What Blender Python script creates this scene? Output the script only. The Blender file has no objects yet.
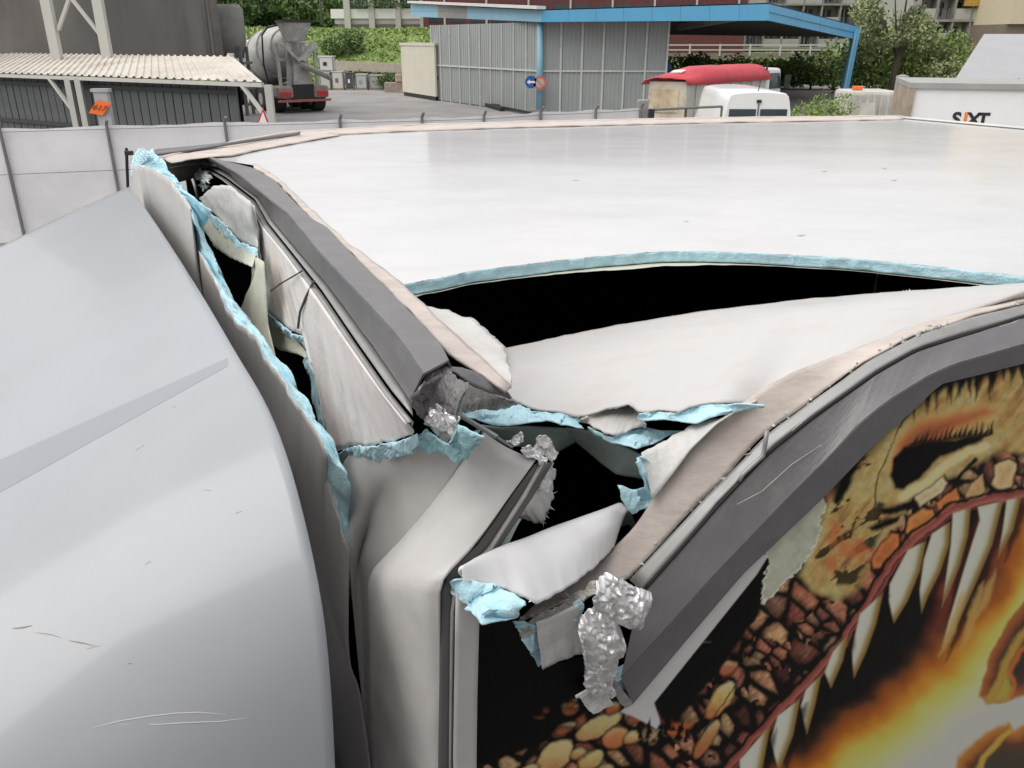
import bpy, bmesh, math, random
import numpy as np
from mathutils import Vector, Matrix, noise
random.seed(7); np.random.seed(7)
R = math.radians
scene = bpy.context.scene
col = scene.collection

# ------------------------------------------------------------------ camera
F, H, PITCH = 820.0, 3.55, R(22.8)
cam_d = bpy.data.cameras.new('camera'); cam = bpy.data.objects.new('camera', cam_d); col.objects.link(cam)
cam.location = (0, 0, H); cam.rotation_euler = (R(90) - PITCH, 0, 0)
cam_d.sensor_width = 36.0; cam_d.lens = 36.0 * F / 1024.0
cam_d.clip_start = 0.02; cam_d.clip_end = 3000
scene.camera = cam

# ------------------------------------------------------------------ sky and sun
SUN_EL, SUN_AZ = 55.0, -118.0           # azimuth in degrees clockwise from +Y
world = bpy.data.worlds.new('World'); scene.world = world; world.use_nodes = True
wn, wl = world.node_tree.nodes, world.node_tree.links
wn.clear()
w_out = wn.new('ShaderNodeOutputWorld'); w_bg = wn.new('ShaderNodeBackground')
sky = wn.new('ShaderNodeTexSky'); sky.sky_type = 'NISHITA'; sky.sun_disc = False
sky.sun_elevation = R(SUN_EL); sky.sun_rotation = R(SUN_AZ); sky.air_density = 1.3; sky.dust_density = 3.0
hs = wn.new('ShaderNodeHueSaturation'); hs.inputs['Saturation'].default_value = 0.42
wl.new(sky.outputs[0], hs.inputs['Color'])
tc = wn.new('ShaderNodeTexCoord'); mp = wn.new('ShaderNodeMapping'); mp.inputs['Scale'].default_value = (1, 1, 2.2)
cn = wn.new('ShaderNodeTexNoise'); cn.inputs['Scale'].default_value = 2.3; cn.inputs['Detail'].default_value = 6; cn.inputs['Roughness'].default_value = 0.55
cr = wn.new('ShaderNodeValToRGB'); cr.color_ramp.elements[0].position = 0.36; cr.color_ramp.elements[1].position = 0.56
wl.new(tc.outputs['Generated'], mp.inputs[0]); wl.new(mp.outputs[0], cn.inputs['Vector']); wl.new(cn.outputs['Fac'], cr.inputs[0])
mx = wn.new('ShaderNodeMix'); mx.data_type = 'RGBA'
# overcast cloud cover: brightest overhead, a third of that at the horizon
sx = wn.new('ShaderNodeSeparateXYZ'); wl.new(tc.outputs['Generated'], sx.inputs[0])
cie = wn.new('ShaderNodeMapRange'); cie.inputs['From Min'].default_value = 0.0; cie.inputs['From Max'].default_value = 1.0
cie.inputs['To Min'].default_value = 0.36; cie.inputs['To Max'].default_value = 1.0; wl.new(sx.outputs['Z'], cie.inputs[0])
ccl = wn.new('ShaderNodeVectorMath'); ccl.operation = 'SCALE'; ccl.inputs[0].default_value = (11.1, 10.9, 10.9); wl.new(cie.outputs[0], ccl.inputs['Scale'])
wl.new(ccl.outputs[0], mx.inputs['B'])
wl.new(cr.outputs[0], mx.inputs['Factor']); wl.new(hs.outputs[0], mx.inputs['A'])
wl.new(mx.outputs['Result'], w_bg.inputs['Color']); w_bg.inputs['Strength'].default_value = 0.12
wl.new(w_bg.outputs[0], w_out.inputs[0])
sd = bpy.data.lights.new('sun', 'SUN'); sun = bpy.data.objects.new('sun', sd); col.objects.link(sun)
sd.energy = 1.5; sd.angle = R(60); sd.color = (1.0, 0.96, 0.9)
sv = Vector((math.sin(R(SUN_AZ)) * math.cos(R(SUN_EL)), math.cos(R(SUN_AZ)) * math.cos(R(SUN_EL)), math.sin(R(SUN_EL))))
sun.rotation_euler = sv.to_track_quat('Z', 'Y').to_euler()
vs = scene.view_settings; vs.view_transform = 'Standard'; vs.look = 'None'; vs.gamma = 1.0; vs.exposure = 0.40; vs.use_curve_mapping = False
scene.cycles.use_denoising = True
scene.cycles.max_bounces = 8

# ------------------------------------------------------------------ pixel directions -> places
cp, sp_ = math.cos(PITCH), math.sin(PITCH)
CAM = Vector((0, 0, H))
def ray(px, py):
    x = (px - 512) / F; y = -(py - 384) / F
    return Vector((x, cp + y * sp_, -sp_ + y * cp))
def onz(px, py, z):                       # meets a level z
    r = ray(px, py); return CAM + r * ((z - H) / r.z)
def G(px, py): return onz(px, py, 0.0)
def at(px, py, Y):                        # meets the upright plane y = Y
    r = ray(px, py); return CAM + r * (Y / r.y)
def onplane(px, py, p0, n):
    r = ray(px, py); return CAM + r * ((p0 - CAM).dot(n) / r.dot(n))
def project(P):                           # numpy (n,3) -> px, py
    d = P - np.array([0, 0, H]); dep = d[:, 1] * cp - d[:, 2] * sp_; up = d[:, 1] * sp_ + d[:, 2] * cp
    return 512 + F * d[:, 0] / dep, 384 - F * up / dep

# ------------------------------------------------------------------ materials
def lin(c): 
    c = c / 255.0
    return c / 12.92 if c <= 0.04045 else ((c + 0.055) / 1.055) ** 2.4
def srgb(r, g, b): return (lin(r), lin(g), lin(b))
MATS = {}
def mat(name, rgb, rough=0.6, metal=0.0, var=0.12, vscale=3.0, bump=0.0, bscale=40.0, dirt=None, dirt_amt=0.0, dscale=2.0,
        coat=0.0, spec=0.5, rotz=0.0, stretch=None, trans=0.0, bump2=0.0, b2scale=2.0):
    if name in MATS: return MATS[name]
    m = bpy.data.materials.new(name); m.use_nodes = True; MATS[name] = m
    n, l = m.node_tree.nodes, m.node_tree.links
    b = n['Principled BSDF']
    b.inputs['Roughness'].default_value = rough; b.inputs['Metallic'].default_value = metal
    b.inputs['Specular IOR Level'].default_value = spec
    if coat: b.inputs['Coat Weight'].default_value = coat; b.inputs['Coat Roughness'].default_value = 0.06
    if trans: b.inputs['Transmission Weight'].default_value = trans
    t = n.new('ShaderNodeTexCoord'); src = t.outputs['Object']
    if stretch:
        mpn = n.new('ShaderNodeMapping'); mpn.inputs['Scale'].default_value = stretch; mpn.vector_type = 'TEXTURE' if False else 'POINT'; mpn.inputs['Rotation'].default_value = (0, 0, rotz); l.new(src, mpn.inputs[0]); src = mpn.outputs[0]
    nz = n.new('ShaderNodeTexNoise'); nz.inputs['Scale'].default_value = vscale; nz.inputs['Detail'].default_value = 7; nz.inputs['Roughness'].default_value = 0.62
    l.new(src, nz.inputs['Vector'])
    mr = n.new('ShaderNodeMapRange'); mr.inputs['From Min'].default_value = 0.3; mr.inputs['From Max'].default_value = 0.7
    mr.inputs['To Min'].default_value = 1 - var; mr.inputs['To Max'].default_value = 1 + var
    l.new(nz.outputs['Fac'], mr.inputs[0])
    vm = n.new('ShaderNodeVectorMath'); vm.operation = 'SCALE'; vm.inputs[0].default_value = rgb
    l.new(mr.outputs[0], vm.inputs['Scale'])
    cout = vm.outputs[0]
    if dirt:
        nd = n.new('ShaderNodeTexNoise'); nd.inputs['Scale'].default_value = dscale; nd.inputs['Detail'].default_value = 9; nd.inputs['Roughness'].default_value = 0.7
        l.new(src, nd.inputs['Vector'])
        rr = n.new('ShaderNodeMapRange'); rr.inputs['From Min'].default_value = 0.48; rr.inputs['From Max'].default_value = 0.75
        rr.inputs['To Max'].default_value = dirt_amt; l.new(nd.outputs['Fac'], rr.inputs[0])
        mm = n.new('ShaderNodeMix'); mm.data_type = 'RGBA'; mm.inputs['B'].default_value = (*dirt, 1)
        l.new(rr.outputs[0], mm.inputs['Factor']); l.new(cout, mm.inputs['A']); cout = mm.outputs['Result']
    l.new(cout, b.inputs['Base Color'])
    hin = None
    if bump:
        nb = n.new('ShaderNodeTexNoise'); nb.inputs['Scale'].default_value = bscale; nb.inputs['Detail'].default_value = 5
        l.new(src, nb.inputs['Vector'])
        bp = n.new('ShaderNodeBump'); bp.inputs['Strength'].default_value = bump; bp.inputs['Distance'].default_value = 0.02
        l.new(nb.outputs['Fac'], bp.inputs['Height']); hin = bp
        l.new(bp.outputs[0], b.inputs['Normal'])
    if bump2:
        nb = n.new('ShaderNodeTexNoise'); nb.inputs['Scale'].default_value = b2scale; nb.inputs['Detail'].default_value = 2
        l.new(src, nb.inputs['Vector'])
        bp = n.new('ShaderNodeBump'); bp.inputs['Strength'].default_value = 1.0; bp.inputs['Distance'].default_value = bump2
        l.new(nb.outputs['Fac'], bp.inputs['Height'])
        if hin: l.new(hin.outputs[0], bp.inputs['Normal'])
        l.new(bp.outputs[0], b.inputs['Normal'])
    return m
def vmat(name, rough=0.5, coat=0.0, bump=0.0, bscale=60, var=0.0, gain=1.0):          # colours held by the mesh
    if name in MATS: return MATS[name]
    m = bpy.data.materials.new(name); m.use_nodes = True; MATS[name] = m
    n, l = m.node_tree.nodes, m.node_tree.links; b = n['Principled BSDF']
    b.inputs['Roughness'].default_value = rough
    if coat: b.inputs['Coat Weight'].default_value = coat; b.inputs['Coat Roughness'].default_value = 0.08
    a = n.new('ShaderNodeVertexColor'); a.layer_name = 'Col'
    l.new(a.outputs['Color'], b.inputs['Base Color'])
    if bump:
        t = n.new('ShaderNodeTexCoord'); nb = n.new('ShaderNodeTexNoise'); nb.inputs['Scale'].default_value = bscale; nb.inputs['Detail'].default_value = 6
        l.new(t.outputs['Object'], nb.inputs['Vector'])
        bp = n.new('ShaderNodeBump'); bp.inputs['Strength'].default_value = bump; bp.inputs['Distance'].default_value = 0.01
        l.new(nb.outputs['Fac'], bp.inputs['Height']); l.new(bp.outputs[0], b.inputs['Normal'])
    return m

# ------------------------------------------------------------------ mesh helpers
def tag(o, label=None, cat=None, group=None, kind=None):
    if label: o['label'] = label
    if cat: o['category'] = cat
    if group: o['group'] = group
    if kind: o['kind'] = kind
    return o
def empty(name, loc=(0, 0, 0), rz=0.0, label=None, cat=None, group=None):
    o = bpy.data.objects.new(name, None); col.objects.link(o); o.location = loc; o.rotation_euler = (0, 0, rz)
    o.empty_display_size = 0.3
    return tag(o, label, cat, group)
def attach(o, parent, local=False):
    o.parent = parent
    if parent is not None and not local and parent.type == 'EMPTY':
        o.matrix_parent_inverse = (Matrix.Translation(parent.location) @ parent.rotation_euler.to_matrix().to_4x4()).inverted()
def meshobj(name, verts, faces, m, parent=None, smooth=False, local=False, colors=None):
    me = bpy.data.meshes.new(name)
    me.from_pydata([tuple(v) for v in verts], [], faces)
    if m: me.materials.append(m)
    if smooth:
        me.polygons.foreach_set('use_smooth', [True] * len(me.polygons))
    if colors is not None:
        ca = me.color_attributes.new('Col', 'FLOAT_COLOR', 'POINT')
        ca.data.foreach_set('color', np.asarray(colors, dtype=np.float32).ravel())
    me.update()
    o = bpy.data.objects.new(name, me); col.objects.link(o)
    if parent is not None: attach(o, parent, local)
    return o
class MB:
    def __init__(s): s.v = []; s.f = []
    def add(s, vs_, fs):
        k = len(s.v); s.v += [Vector(v) for v in vs_]; s.f += [tuple(i + k for i in f) for f in fs]; return s
    def box(s, a, b, rot=None, c=None):
        x0, y0, z0 = a; x1, y1, z1 = b
        vs_ = [Vector(p) for p in ((x0,y0,z0),(x1,y0,z0),(x1,y1,z0),(x0,y1,z0),(x0,y0,z1),(x1,y0,z1),(x1,y1,z1),(x0,y1,z1))]
        if rot is not None:
            c = Vector(c); vs_ = [rot @ (v - c) + c for v in vs_]
        return s.add(vs_, [(0,3,2,1),(4,5,6,7),(0,1,5,4),(1,2,6,5),(2,3,7,6),(3,0,4,7)])
    def hexa(s, p):                        # eight corners, bottom four then top four
        return s.add(p, [(0,3,2,1),(4,5,6,7),(0,1,5,4),(1,2,6,5),(2,3,7,6),(3,0,4,7)])
    def bar(s, a, b, w, d=None, up=(0, 0, 1)):
        a, b = Vector(a), Vector(b); d = d or w; t = (b - a).normalized(); u = Vector(up)
        if abs(t.dot(u)) > 0.95: u = Vector((0, 1, 0))
        x = t.cross(u).normalized(); y = x.cross(t)
        o = [x * (-w/2) + y * (-d/2), x * (w/2) + y * (-d/2), x * (w/2) + y * (d/2), x * (-w/2) + y * (d/2)]
        return s.hexa([a + q for q in o] + [b + q for q in o])
    def tube(s, pts, r, n=10, cap=True):
        pts = [Vector(p) for p in pts]; rs = r if isinstance(r, (list, tuple)) else [r] * len(pts)
        k = len(s.v); prev = None
        for i, p in enumerate(pts):
            t = (pts[min(i + 1, len(pts) - 1)] - pts[max(i - 1, 0)]).normalized()
            u = prev if prev is not None else (Vector((0, 0, 1)) if abs(t.z) < 0.9 else Vector((1, 0, 0)))
            x = (u - t * u.dot(t)).normalized(); prev = x; y = t.cross(x)
            for j in range(n):
                a = 2 * math.pi * j / n; s.v.append(p + (x * math.cos(a) + y * math.sin(a)) * rs[i])
        for i in range(len(pts) - 1):
            for j in range(n):
                s.f.append((k + i*n + j, k + i*n + (j+1) % n, k + (i+1)*n + (j+1) % n, k + (i+1)*n + j))
        if cap:
            s.f.append(tuple(k + j for j in reversed(range(n)))); s.f.append(tuple(k + (len(pts)-1)*n + j for j in range(n)))
        return s
    def lathe(s, prof, c=(0,0,0), axis=(0,0,1), n=32):
        # prof: (distance along axis, radius)
        a = Vector(axis).normalized(); c = Vector(c)
        return s.tube([c + a * t for t, r in prof], [max(r, 1e-4) for t, r in prof], n)
    def poly(s, pts, d):                   # prism: outline pushed along d
        pts = [Vector(p) for p in pts]; d = Vector(d); n = len(pts)
        return s.add(pts + [p + d for p in pts], [tuple(reversed(range(n))), tuple(range(n, 2*n))] + [(i, (i+1) % n, n + (i+1) % n, n + i) for i in range(n)])
    def grid(s, rows):
        k = len(s.v); m_ = len(rows[0])
        for r_ in rows: s.v += [Vector(p) for p in r_]
        for i in range(len(rows) - 1):
            for j in range(m_ - 1): s.f.append((k+i*m_+j, k+i*m_+j+1, k+(i+1)*m_+j+1, k+(i+1)*m_+j))
        return s
    def build(s, name, m, parent=None, smooth=False, local=False, bevel=0.0, solid=0.0, auto=None):
        o = meshobj(name, s.v, s.f, m, parent, smooth, local)
        if solid:
            md = o.modifiers.new('solid', 'SOLIDIFY'); md.thickness = solid; md.offset = 0
        if bevel:
            md = o.modifiers.new('bevel', 'BEVEL'); md.width = bevel; md.segments = 2; md.limit_method = 'ANGLE'; md.angle_limit = R(35)
        if auto:
            me = o.data; me.polygons.foreach_set('use_smooth', [True] * len(me.polygons)); me.set_sharp_from_angle(angle=R(auto))
        return o
def resample(pl, n):
    pl = [Vector(p) for p in pl]; d = [0.0]
    for a, b in zip(pl, pl[1:]): d.append(d[-1] + (b - a).length)
    out = []; j = 0
    for i in range(n):
        t = d[-1] * i / (n - 1)
        while j < len(pl) - 2 and d[j + 1] < t: j += 1
        s_ = (t - d[j]) / max(d[j + 1] - d[j], 1e-9); out.append(pl[j].lerp(pl[j + 1], min(max(s_, 0), 1)))
    return out
def smoothpl(pl, it=2):
    pl = [Vector(p) for p in pl]
    for _ in range(it):
        q = [pl[0]]
        for a, b in zip(pl, pl[1:]): q += [a.lerp(b, .25), a.lerp(b, .75)]
        q.append(pl[-1]); pl = q
    return pl
def nz(p, s, k=0): return noise.noise(Vector(p) * s + Vector((k * 13.1, k * 7.7, k * 3.3)))
def fnz(p, s, k=0): return noise.fractal(Vector(p) * s + Vector((k * 13.1, k * 7.7, k * 3.3)), 1.0, 2.0, 5)
def jag(pl, amp, s=60, k=0):
    return [p + Vector((fnz(p, s, k), fnz(p, s, k + 1), fnz(p, s, k + 2))) * amp for p in pl]
def loft(pls, nu, nv, amp=0.0, s=6.0, k=0, crumple=0.0, cs=40):
    # rows run between given lines; the sheet passes through all of them
    P_ = [resample(p, nu) for p in pls]; m_ = len(P_); rows = []
    for i in range(nv):
        t = (m_ - 1) * i / (nv - 1); j = min(int(t), m_ - 2); f = t - j
        p0, p1, p2, p3 = P_[max(j-1, 0)], P_[j], P_[j+1], P_[min(j+2, m_-1)]
        row = []
        for a, b, c, d in zip(p0, p1, p2, p3):
            if m_ == 2: q = b.lerp(c, f)
            else: q = 0.5 * ((2*b) + (c - a) * f + (2*a - 5*b + 4*c - d) * f*f + (3*b - a - 3*c + d) * f*f*f)
            if 0 < i < nv - 1 or True:
                e = min(1.0, 4 * min(i, nv - 1 - i) / (nv - 1)) if nv > 2 else 0
                if amp: q = q + Vector((nz(q, s, k), nz(q, s, k + 1), nz(q, s, k + 2))) * amp * e
                if crumple: q = q + Vector((fnz(q, cs, k), fnz(q, cs, k + 1), fnz(q, cs, k + 2))) * crumple
            row.append(q)
        rows.append(row)
    return rows
def sheet(name, pls, m, parent, nu=60, nv=16, solid=0.003, smooth=True, **kw):
    return MB().grid(loft(pls, nu, nv, **kw)).build(name, m, parent, smooth=smooth, solid=solid)
def fray(edge, parent, m, k=0, lo=.002, hi=.009, dens=260, dirs=None):
    """glass fibres and slivers standing out of a torn skin edge"""
    rng = random.Random(k); L_ = sum(((Vector(b) - Vector(a)).length for a, b in zip(edge, edge[1:]))); n = int(L_ * dens); E_ = resample(edge, max(n, 3)); mb = MB()
    for i in range(len(E_) - 1):
        if fnz(E_[i], 30, k) < -.05: continue
        p = E_[i]; t = (E_[i + 1] - p).normalized(); d = Vector((rng.gauss(0, 1), rng.gauss(0, 1), rng.gauss(-.2, 1))).normalized(); l_ = rng.uniform(lo, hi) * (1 if rng.random() < .8 else 1.8)
        w = t * rng.uniform(.0004, .0016)
        mb.add([p - w, p + w, p + d * l_], [(0, 1, 2)])
    o = mb.build('frayed_fibres', m, parent); o['kind'] = 'stuff'; return o
def foam(name, edge, depth, parent, m, out=None, n=None, rows=7, amp=0.005, s=45, k=0, jagamp=0.002):
    """broken foam face: from the edge line down by depth (vector or list of points), rough"""
    L_ = sum(((Vector(b) - Vector(a)).length for a, b in zip(edge, edge[1:])))
    n = n or max(30, int(L_ / 0.004)); E_ = resample(edge, n)
    B_ = resample(depth, n) if isinstance(depth, list) else [p + Vector(depth) for p in E_]
    rows_ = []
    for i in range(rows):
        t = i / (rows - 1); r_ = []
        for a, b in zip(E_, B_):
            q = a.lerp(b, t)
            w = 1.0 if 0 < i < rows - 1 else 0.35
            c = noise.cell(q * 38) - .5
            r_.append(q + Vector((fnz(q, s, k), fnz(q, s, k+1), fnz(q, s, k+2))) * amp * .75 * w + Vector((c, -c, c)) * amp * 0.6 * w)
        rows_.append(r_)
    return MB().grid(rows_).build(name, m, parent, solid=0.002, auto=38)
# ------------------------------------------------------------------ palette
M_GEL = mat('white_gelcoat', (.66, .66, .665), .16, var=.06, vscale=2.5, dirt=(.46, .43, .39), dirt_amt=.3, dscale=3, bump2=.0016, b2scale=1.6, coat=.3, rotz=R(-22), stretch=(1.0, 1.7, 1))
M_SKIN = mat('torn_white_skin', (.64, .63, .61), .42, var=.06, vscale=9, bump=.12, bscale=120, dirt=(.42, .37, .33), dirt_amt=.5, dscale=7)
M_SCUFF = mat('scuffed_wall_skin', (.82, .78, .76), .45, var=.08, vscale=8, bump=.1, bscale=90, dirt=(.55, .46, .42), dirt_amt=.6, dscale=9)
M_BEIGE = mat('dirty_sealant', (.56, .495, .45), .75, var=.12, vscale=16, bump=.08, bscale=60, dirt=(.33, .28, .25), dirt_amt=.45, dscale=14, rotz=R(-40), stretch=(.9, 1.8, 1.8))
M_FLAKE = mat('cracked_sealant', (.62, .60, .54), .8, var=.2, vscale=40, bump=.5, bscale=150)
M_TRIM = mat('dark_grey_trim', (.155, .15, .155), .36, var=.12, vscale=10, bump=.06, bscale=150, dirt=(.30, .29, .28), dirt_amt=.25, dscale=18)
M_ALU = mat('dull_aluminium', (.36, .36, .355), .5, metal=.4, var=.12, vscale=20, dirt=(.3, .28, .26), dirt_amt=.4, dscale=14)
M_FOIL = mat('bare_aluminium', (.82, .82, .82), .32, metal=.75, var=.2, vscale=30, bump=.12, bscale=140, dirt=(.34, .33, .32), dirt_amt=.5, dscale=26)
M_FOAM = mat('blue_foam', (.54, .81, .91), .85, var=.12, vscale=40, bump=.25, bscale=220, dirt=(.62, .80, .86), dirt_amt=.7, dscale=55)
M_CREAM = mat('inner_skin_cream', (.60, .60, .50), .6, var=.12, vscale=10, dirt=(.42, .47, .40), dirt_amt=.6, dscale=10, bump=.1, bscale=60)
M_GLUE = mat('inner_skin_back', (.42, .50, .46), .7, var=.15, vscale=14)
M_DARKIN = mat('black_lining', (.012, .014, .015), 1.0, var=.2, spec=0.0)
M_POST = mat('wall_corner_skin', (.56, .545, .53), .42, var=.05, vscale=8, bump=.04, bscale=60, dirt=(.38, .35, .33), dirt_amt=.4, dscale=6, bump2=.0010, b2scale=6)
M_DEF = mat('cab_white_paint', (.38, .40, .425), .28, var=.03, vscale=3, coat=.25, bump2=.0012, b2scale=1.6, dirt=(.30, .30, .29), dirt_amt=.25, dscale=4)
M_BAND = mat('reflection_band_grey', (.30, .315, .34), .28, var=.03, coat=.25)  # greyer copy of the cab paint, stands in for a reflection
M_RUB = mat('black_rubber', (.02, .02, .02), .7)
M_BRONZE = mat('dark_seam', (.10, .10, .095), .5, var=.15)
M_SCR = mat('scratch_brown', (.36, .33, .28), .6)
M_SCRP = mat('scratch_pale', (.62, .61, .58), .6)
M_FOAM.node_tree.nodes['Principled BSDF'].inputs['Subsurface Weight'].default_value = .35
M_FOAM.node_tree.nodes['Principled BSDF'].inputs['Subsurface Radius'].default_value = (.008, .012, .014)
M_FIB = mat('glass_fibre', (.72, .71, .66), .8)

# ------------------------------------------------------------------ ground first
g = MB().add([(-900, -300, 0), (900, -300, 0), (900, 1500, 0), (-900, 1500, 0)], [(0, 1, 2, 3)]).build('ground', mat('yard_asphalt', (.25, .24, .235), .85, var=.2, vscale=.35, bump=.3, bscale=12, dirt=(.36, .345, .32), dirt_amt=.7, dscale=.12))
g['kind'] = 'structure'

# ------------------------------------------------------------------ the damaged box truck
ZR = 3.18
N = Vector((-.08, .834, ZR)); L = Vector((-1.289, 3.012, ZR)); RR = Vector((2.004, 4.381, ZR))
e1 = (L - N).normalized(); e2 = (RR - L).normalized(); W = (L - N).length; LEN = (RR - L).length
n1 = Vector((-e1.y, e1.x, 0)).normalized(); n2 = Vector((e2.y, -e2.x, 0)).normalized()
def FW(px, py, off=0.0): return onplane(px, py, N + n1 * off, n1)
def SW(px, py, off=0.0): return onplane(px, py, N + n2 * off, n2)
def BX(u, v, z): return Vector((N.x, N.y, 0)) + e1 * u + e2 * v + Vector((0, 0, z))
def Zs(pts, z): 
    if isinstance(z, (int, float)): return [onz(x, y, z) for x, y in pts]
    n = len(pts); return [onz(x, y, z[0] + (z[1] - z[0]) * i / (n - 1)) for i, (x, y) in enumerate(pts)]
def FWs(pts, o):
    n = len(pts)
    if isinstance(o, (int, float)): o = (o, o)
    return [FW(x, y, o[0] + (o[1] - o[0]) * i / (n - 1)) for i, (x, y) in enumerate(pts)]
def SWs(pts, o):
    n = len(pts)
    if isinstance(o, (int, float)): o = (o, o)
    return [SW(x, y, o[0] + (o[1] - o[0]) * i / (n - 1)) for i, (x, y) in enumerate(pts)]
ctr = BX(W / 2, LEN / 2, 0)
T = empty('box_truck', ctr, 0, 'white box truck with its front roof corner torn open and a fanged beast print', 'truck')

# box shell: dark lined walls that are not torn, and the floor
th = .03
def wallbox(name, u0, u1, v0, v1, z0, z1, m):
    mb = MB(); mb.hexa([BX(u0, v0, z0), BX(u1, v0, z0), BX(u1, v1, z0), BX(u0, v1, z0), BX(u0, v0, z1), BX(u1, v0, z1), BX(u1, v1, z1), BX(u0, v1, z1)])
    return mb.build(name, m, T)
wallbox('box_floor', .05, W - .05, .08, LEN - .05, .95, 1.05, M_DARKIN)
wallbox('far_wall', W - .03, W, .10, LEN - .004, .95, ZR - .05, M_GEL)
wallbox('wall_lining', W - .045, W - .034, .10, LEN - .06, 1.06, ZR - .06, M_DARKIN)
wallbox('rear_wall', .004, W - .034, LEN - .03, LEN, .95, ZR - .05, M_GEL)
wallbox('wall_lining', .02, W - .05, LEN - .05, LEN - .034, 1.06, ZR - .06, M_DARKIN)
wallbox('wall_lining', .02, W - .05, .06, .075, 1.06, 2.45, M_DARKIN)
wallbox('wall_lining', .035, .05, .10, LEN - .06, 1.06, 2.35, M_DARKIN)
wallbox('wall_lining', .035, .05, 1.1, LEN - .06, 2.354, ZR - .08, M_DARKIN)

# --- intact roof panel
far_edge = [(168, 161), (230, 147), (290, 137), (400, 131.5), (520, 127.5), (700, 123), (903, 119.5)]
gap_up = [(398, 285), (440, 278), (470, 271), (520, 265), (560, 260), (600, 256), (660, 251.5), (700, 251), (760, 253), (850, 258), (950, 268), (1024, 276.5), (1085, 284)]
left_in = [(398, 285), (383, 272), (347, 243), (311, 212), (275, 178), (252, 165), (200, 157)]
gl = jag(resample(Zs(gap_up, ZR), 160), .002, 40, 3)
for p in gl: p.z = ZR
right_pts = [N + e2 * LEN - n2 * .10 - e2 * .01, RR - e2 * .01]
top = gl + right_pts + list(reversed(Zs(far_edge, ZR)))[0:] + list(reversed(Zs(left_in[1:], ZR)))
mb = MB(); mb.add(top, [tuple(range(len(top)))])
roof = mb.build('roof_panel', M_GEL, T)
md = roof.modifiers.new('tri', 'TRIANGULATE')
low = [p - Vector((0, 0, .026)) for p in top]
lowg = [p + (-n2) * 0 + Vector((0, 0, -.0225)) + n2 * (.004 + .010 * max(0, fnz(p, 9, 5)) + .02 * max(0, 1 - abs(i - 62) / 34)) for i, p in enumerate(gl)]
mb = MB(); low = lowg + [p - Vector((0, 0, .0225)) for p in top[len(gl):]]
mb.add(low, [tuple(reversed(range(len(low))))])
lowo = mb.build('inner_roof_skin', M_CREAM, T); lowo.modifiers.new('tri', 'TRIANGULATE')
foam('foam_core', gl, [p + Vector((0, 0, -.020)) for p in gl], T, M_FOAM, rows=6, amp=.0022, k=1)

# far edge trim and sealant
fe = Zs(far_edge, ZR + .003)
fo = Zs([(164, 158), (230, 143.5), (290, 133), (400, 126), (520, 122.5), (700, 118.5), (904, 116.5)], ZR + .006)
sheet('roof_sealant', [fe, fo], M_BEIGE, T, 120, 4, .004, crumple=.003, cs=12)
fo2 = [p + n1 * 0 + (-n2) * .025 + Vector((0, 0, -.002)) for p in fo]; fo3 = [p + Vector((0, 0, -.09)) for p in fo2]
sheet('roof_edge_trim', [fo, fo2, fo3], M_BEIGE, T, 80, 6, .003, crumple=.002, cs=9)
sheet('roof_edge_trim', [Zs([(150, 156), (190, 151), (230, 145), (300, 134.5)], ZR + .012), Zs([(156, 150), (190, 147), (230, 142.5), (300, 132)], ZR + .02)], M_TRIM, T, 30, 4, .006)
sheet('roof_sealant', [Zs([(166, 160), (195, 152), (225, 145.5), (290, 136), (330, 133)], ZR + .006), Zs([(172, 164), (200, 158), (232, 156), (262, 149), (340, 135)], ZR + .004)], M_BEIGE, T, 40, 8, .003, crumple=.004, cs=8)
# rear end edge trim
re = [RR + Vector((0, 0, .004)), N + e2 * LEN - n2 * .1 + Vector((0, 0, .004))]
sheet('roof_edge_trim', [[p - e2 * .05 for p in re], re, [p + e2 * .012 - Vector((0, 0, .08)) for p in re]], mat('pale_trim', (.58, .57, .54), .5, var=.1), T, 20, 5, .003)
for x0, y0, x1, y1, w in [(575, 163, 640, 157, 2), (884, 186, 900, 184, 1.2)]:
    pass

# --- front roof trim (dark grey, two facets), bent
t_in = [(222, 160.5), (252, 168), (275, 181), (293, 201), (311, 219), (326, 227), (349, 252), (383, 285.5), (440, 344), (448, 361)]
t_rd = [(209, 157), (240, 175), (262, 193), (288, 214), (313, 244), (322, 255), (358, 293), (396, 334), (424, 374)]
t_ou = [(201, 159), (229, 173), (242, 186), (260, 198), (272, 219), (298, 250), (326, 282), (342, 303), (378, 352), (411, 400)]
A, B, C_ = Zs(t_in, ZR + .012), Zs(t_rd, ZR + .016), Zs(t_ou, ZR - .035)
A0 = [p + Vector((.004, .004, -.012)) for p in A]
mb = MB(); mb.grid(loft([A0, A], 60, 3)); mb.grid(loft([A, B], 60, 5, crumple=.0007, cs=14)); mb.grid(loft([B, C_], 60, 6, crumple=.0007, cs=14))
mb.build('front_edge_trim', M_TRIM, T, smooth=False, solid=.003)
s_lo = [(194, 163), (222, 180), (250, 203), (263, 226), (287, 255), (317, 296), (348, 342), (384, 394), (407, 423)]
s_mid = [(198, 161), (226, 177), (255, 199), (267, 221), (292, 252), (322, 290), (354, 337), (390, 388), (413, 416)]
S1, S2 = Zs(s_mid, ZR - .04), Zs(s_lo, ZR - .05)
sheet('seam_strip', [[p + Vector((0, 0, -.004)) for p in C_], S1], M_ALU, T, 60, 3, .002)
S1b = [a.lerp(b, .18) + Vector((0, 0, -.006)) for a, b in zip(resample(S1, 60), resample(S2, 60))]
sheet('seam_strip', [S1b, S2], M_ALU, T, 60, 3, .002)
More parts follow.
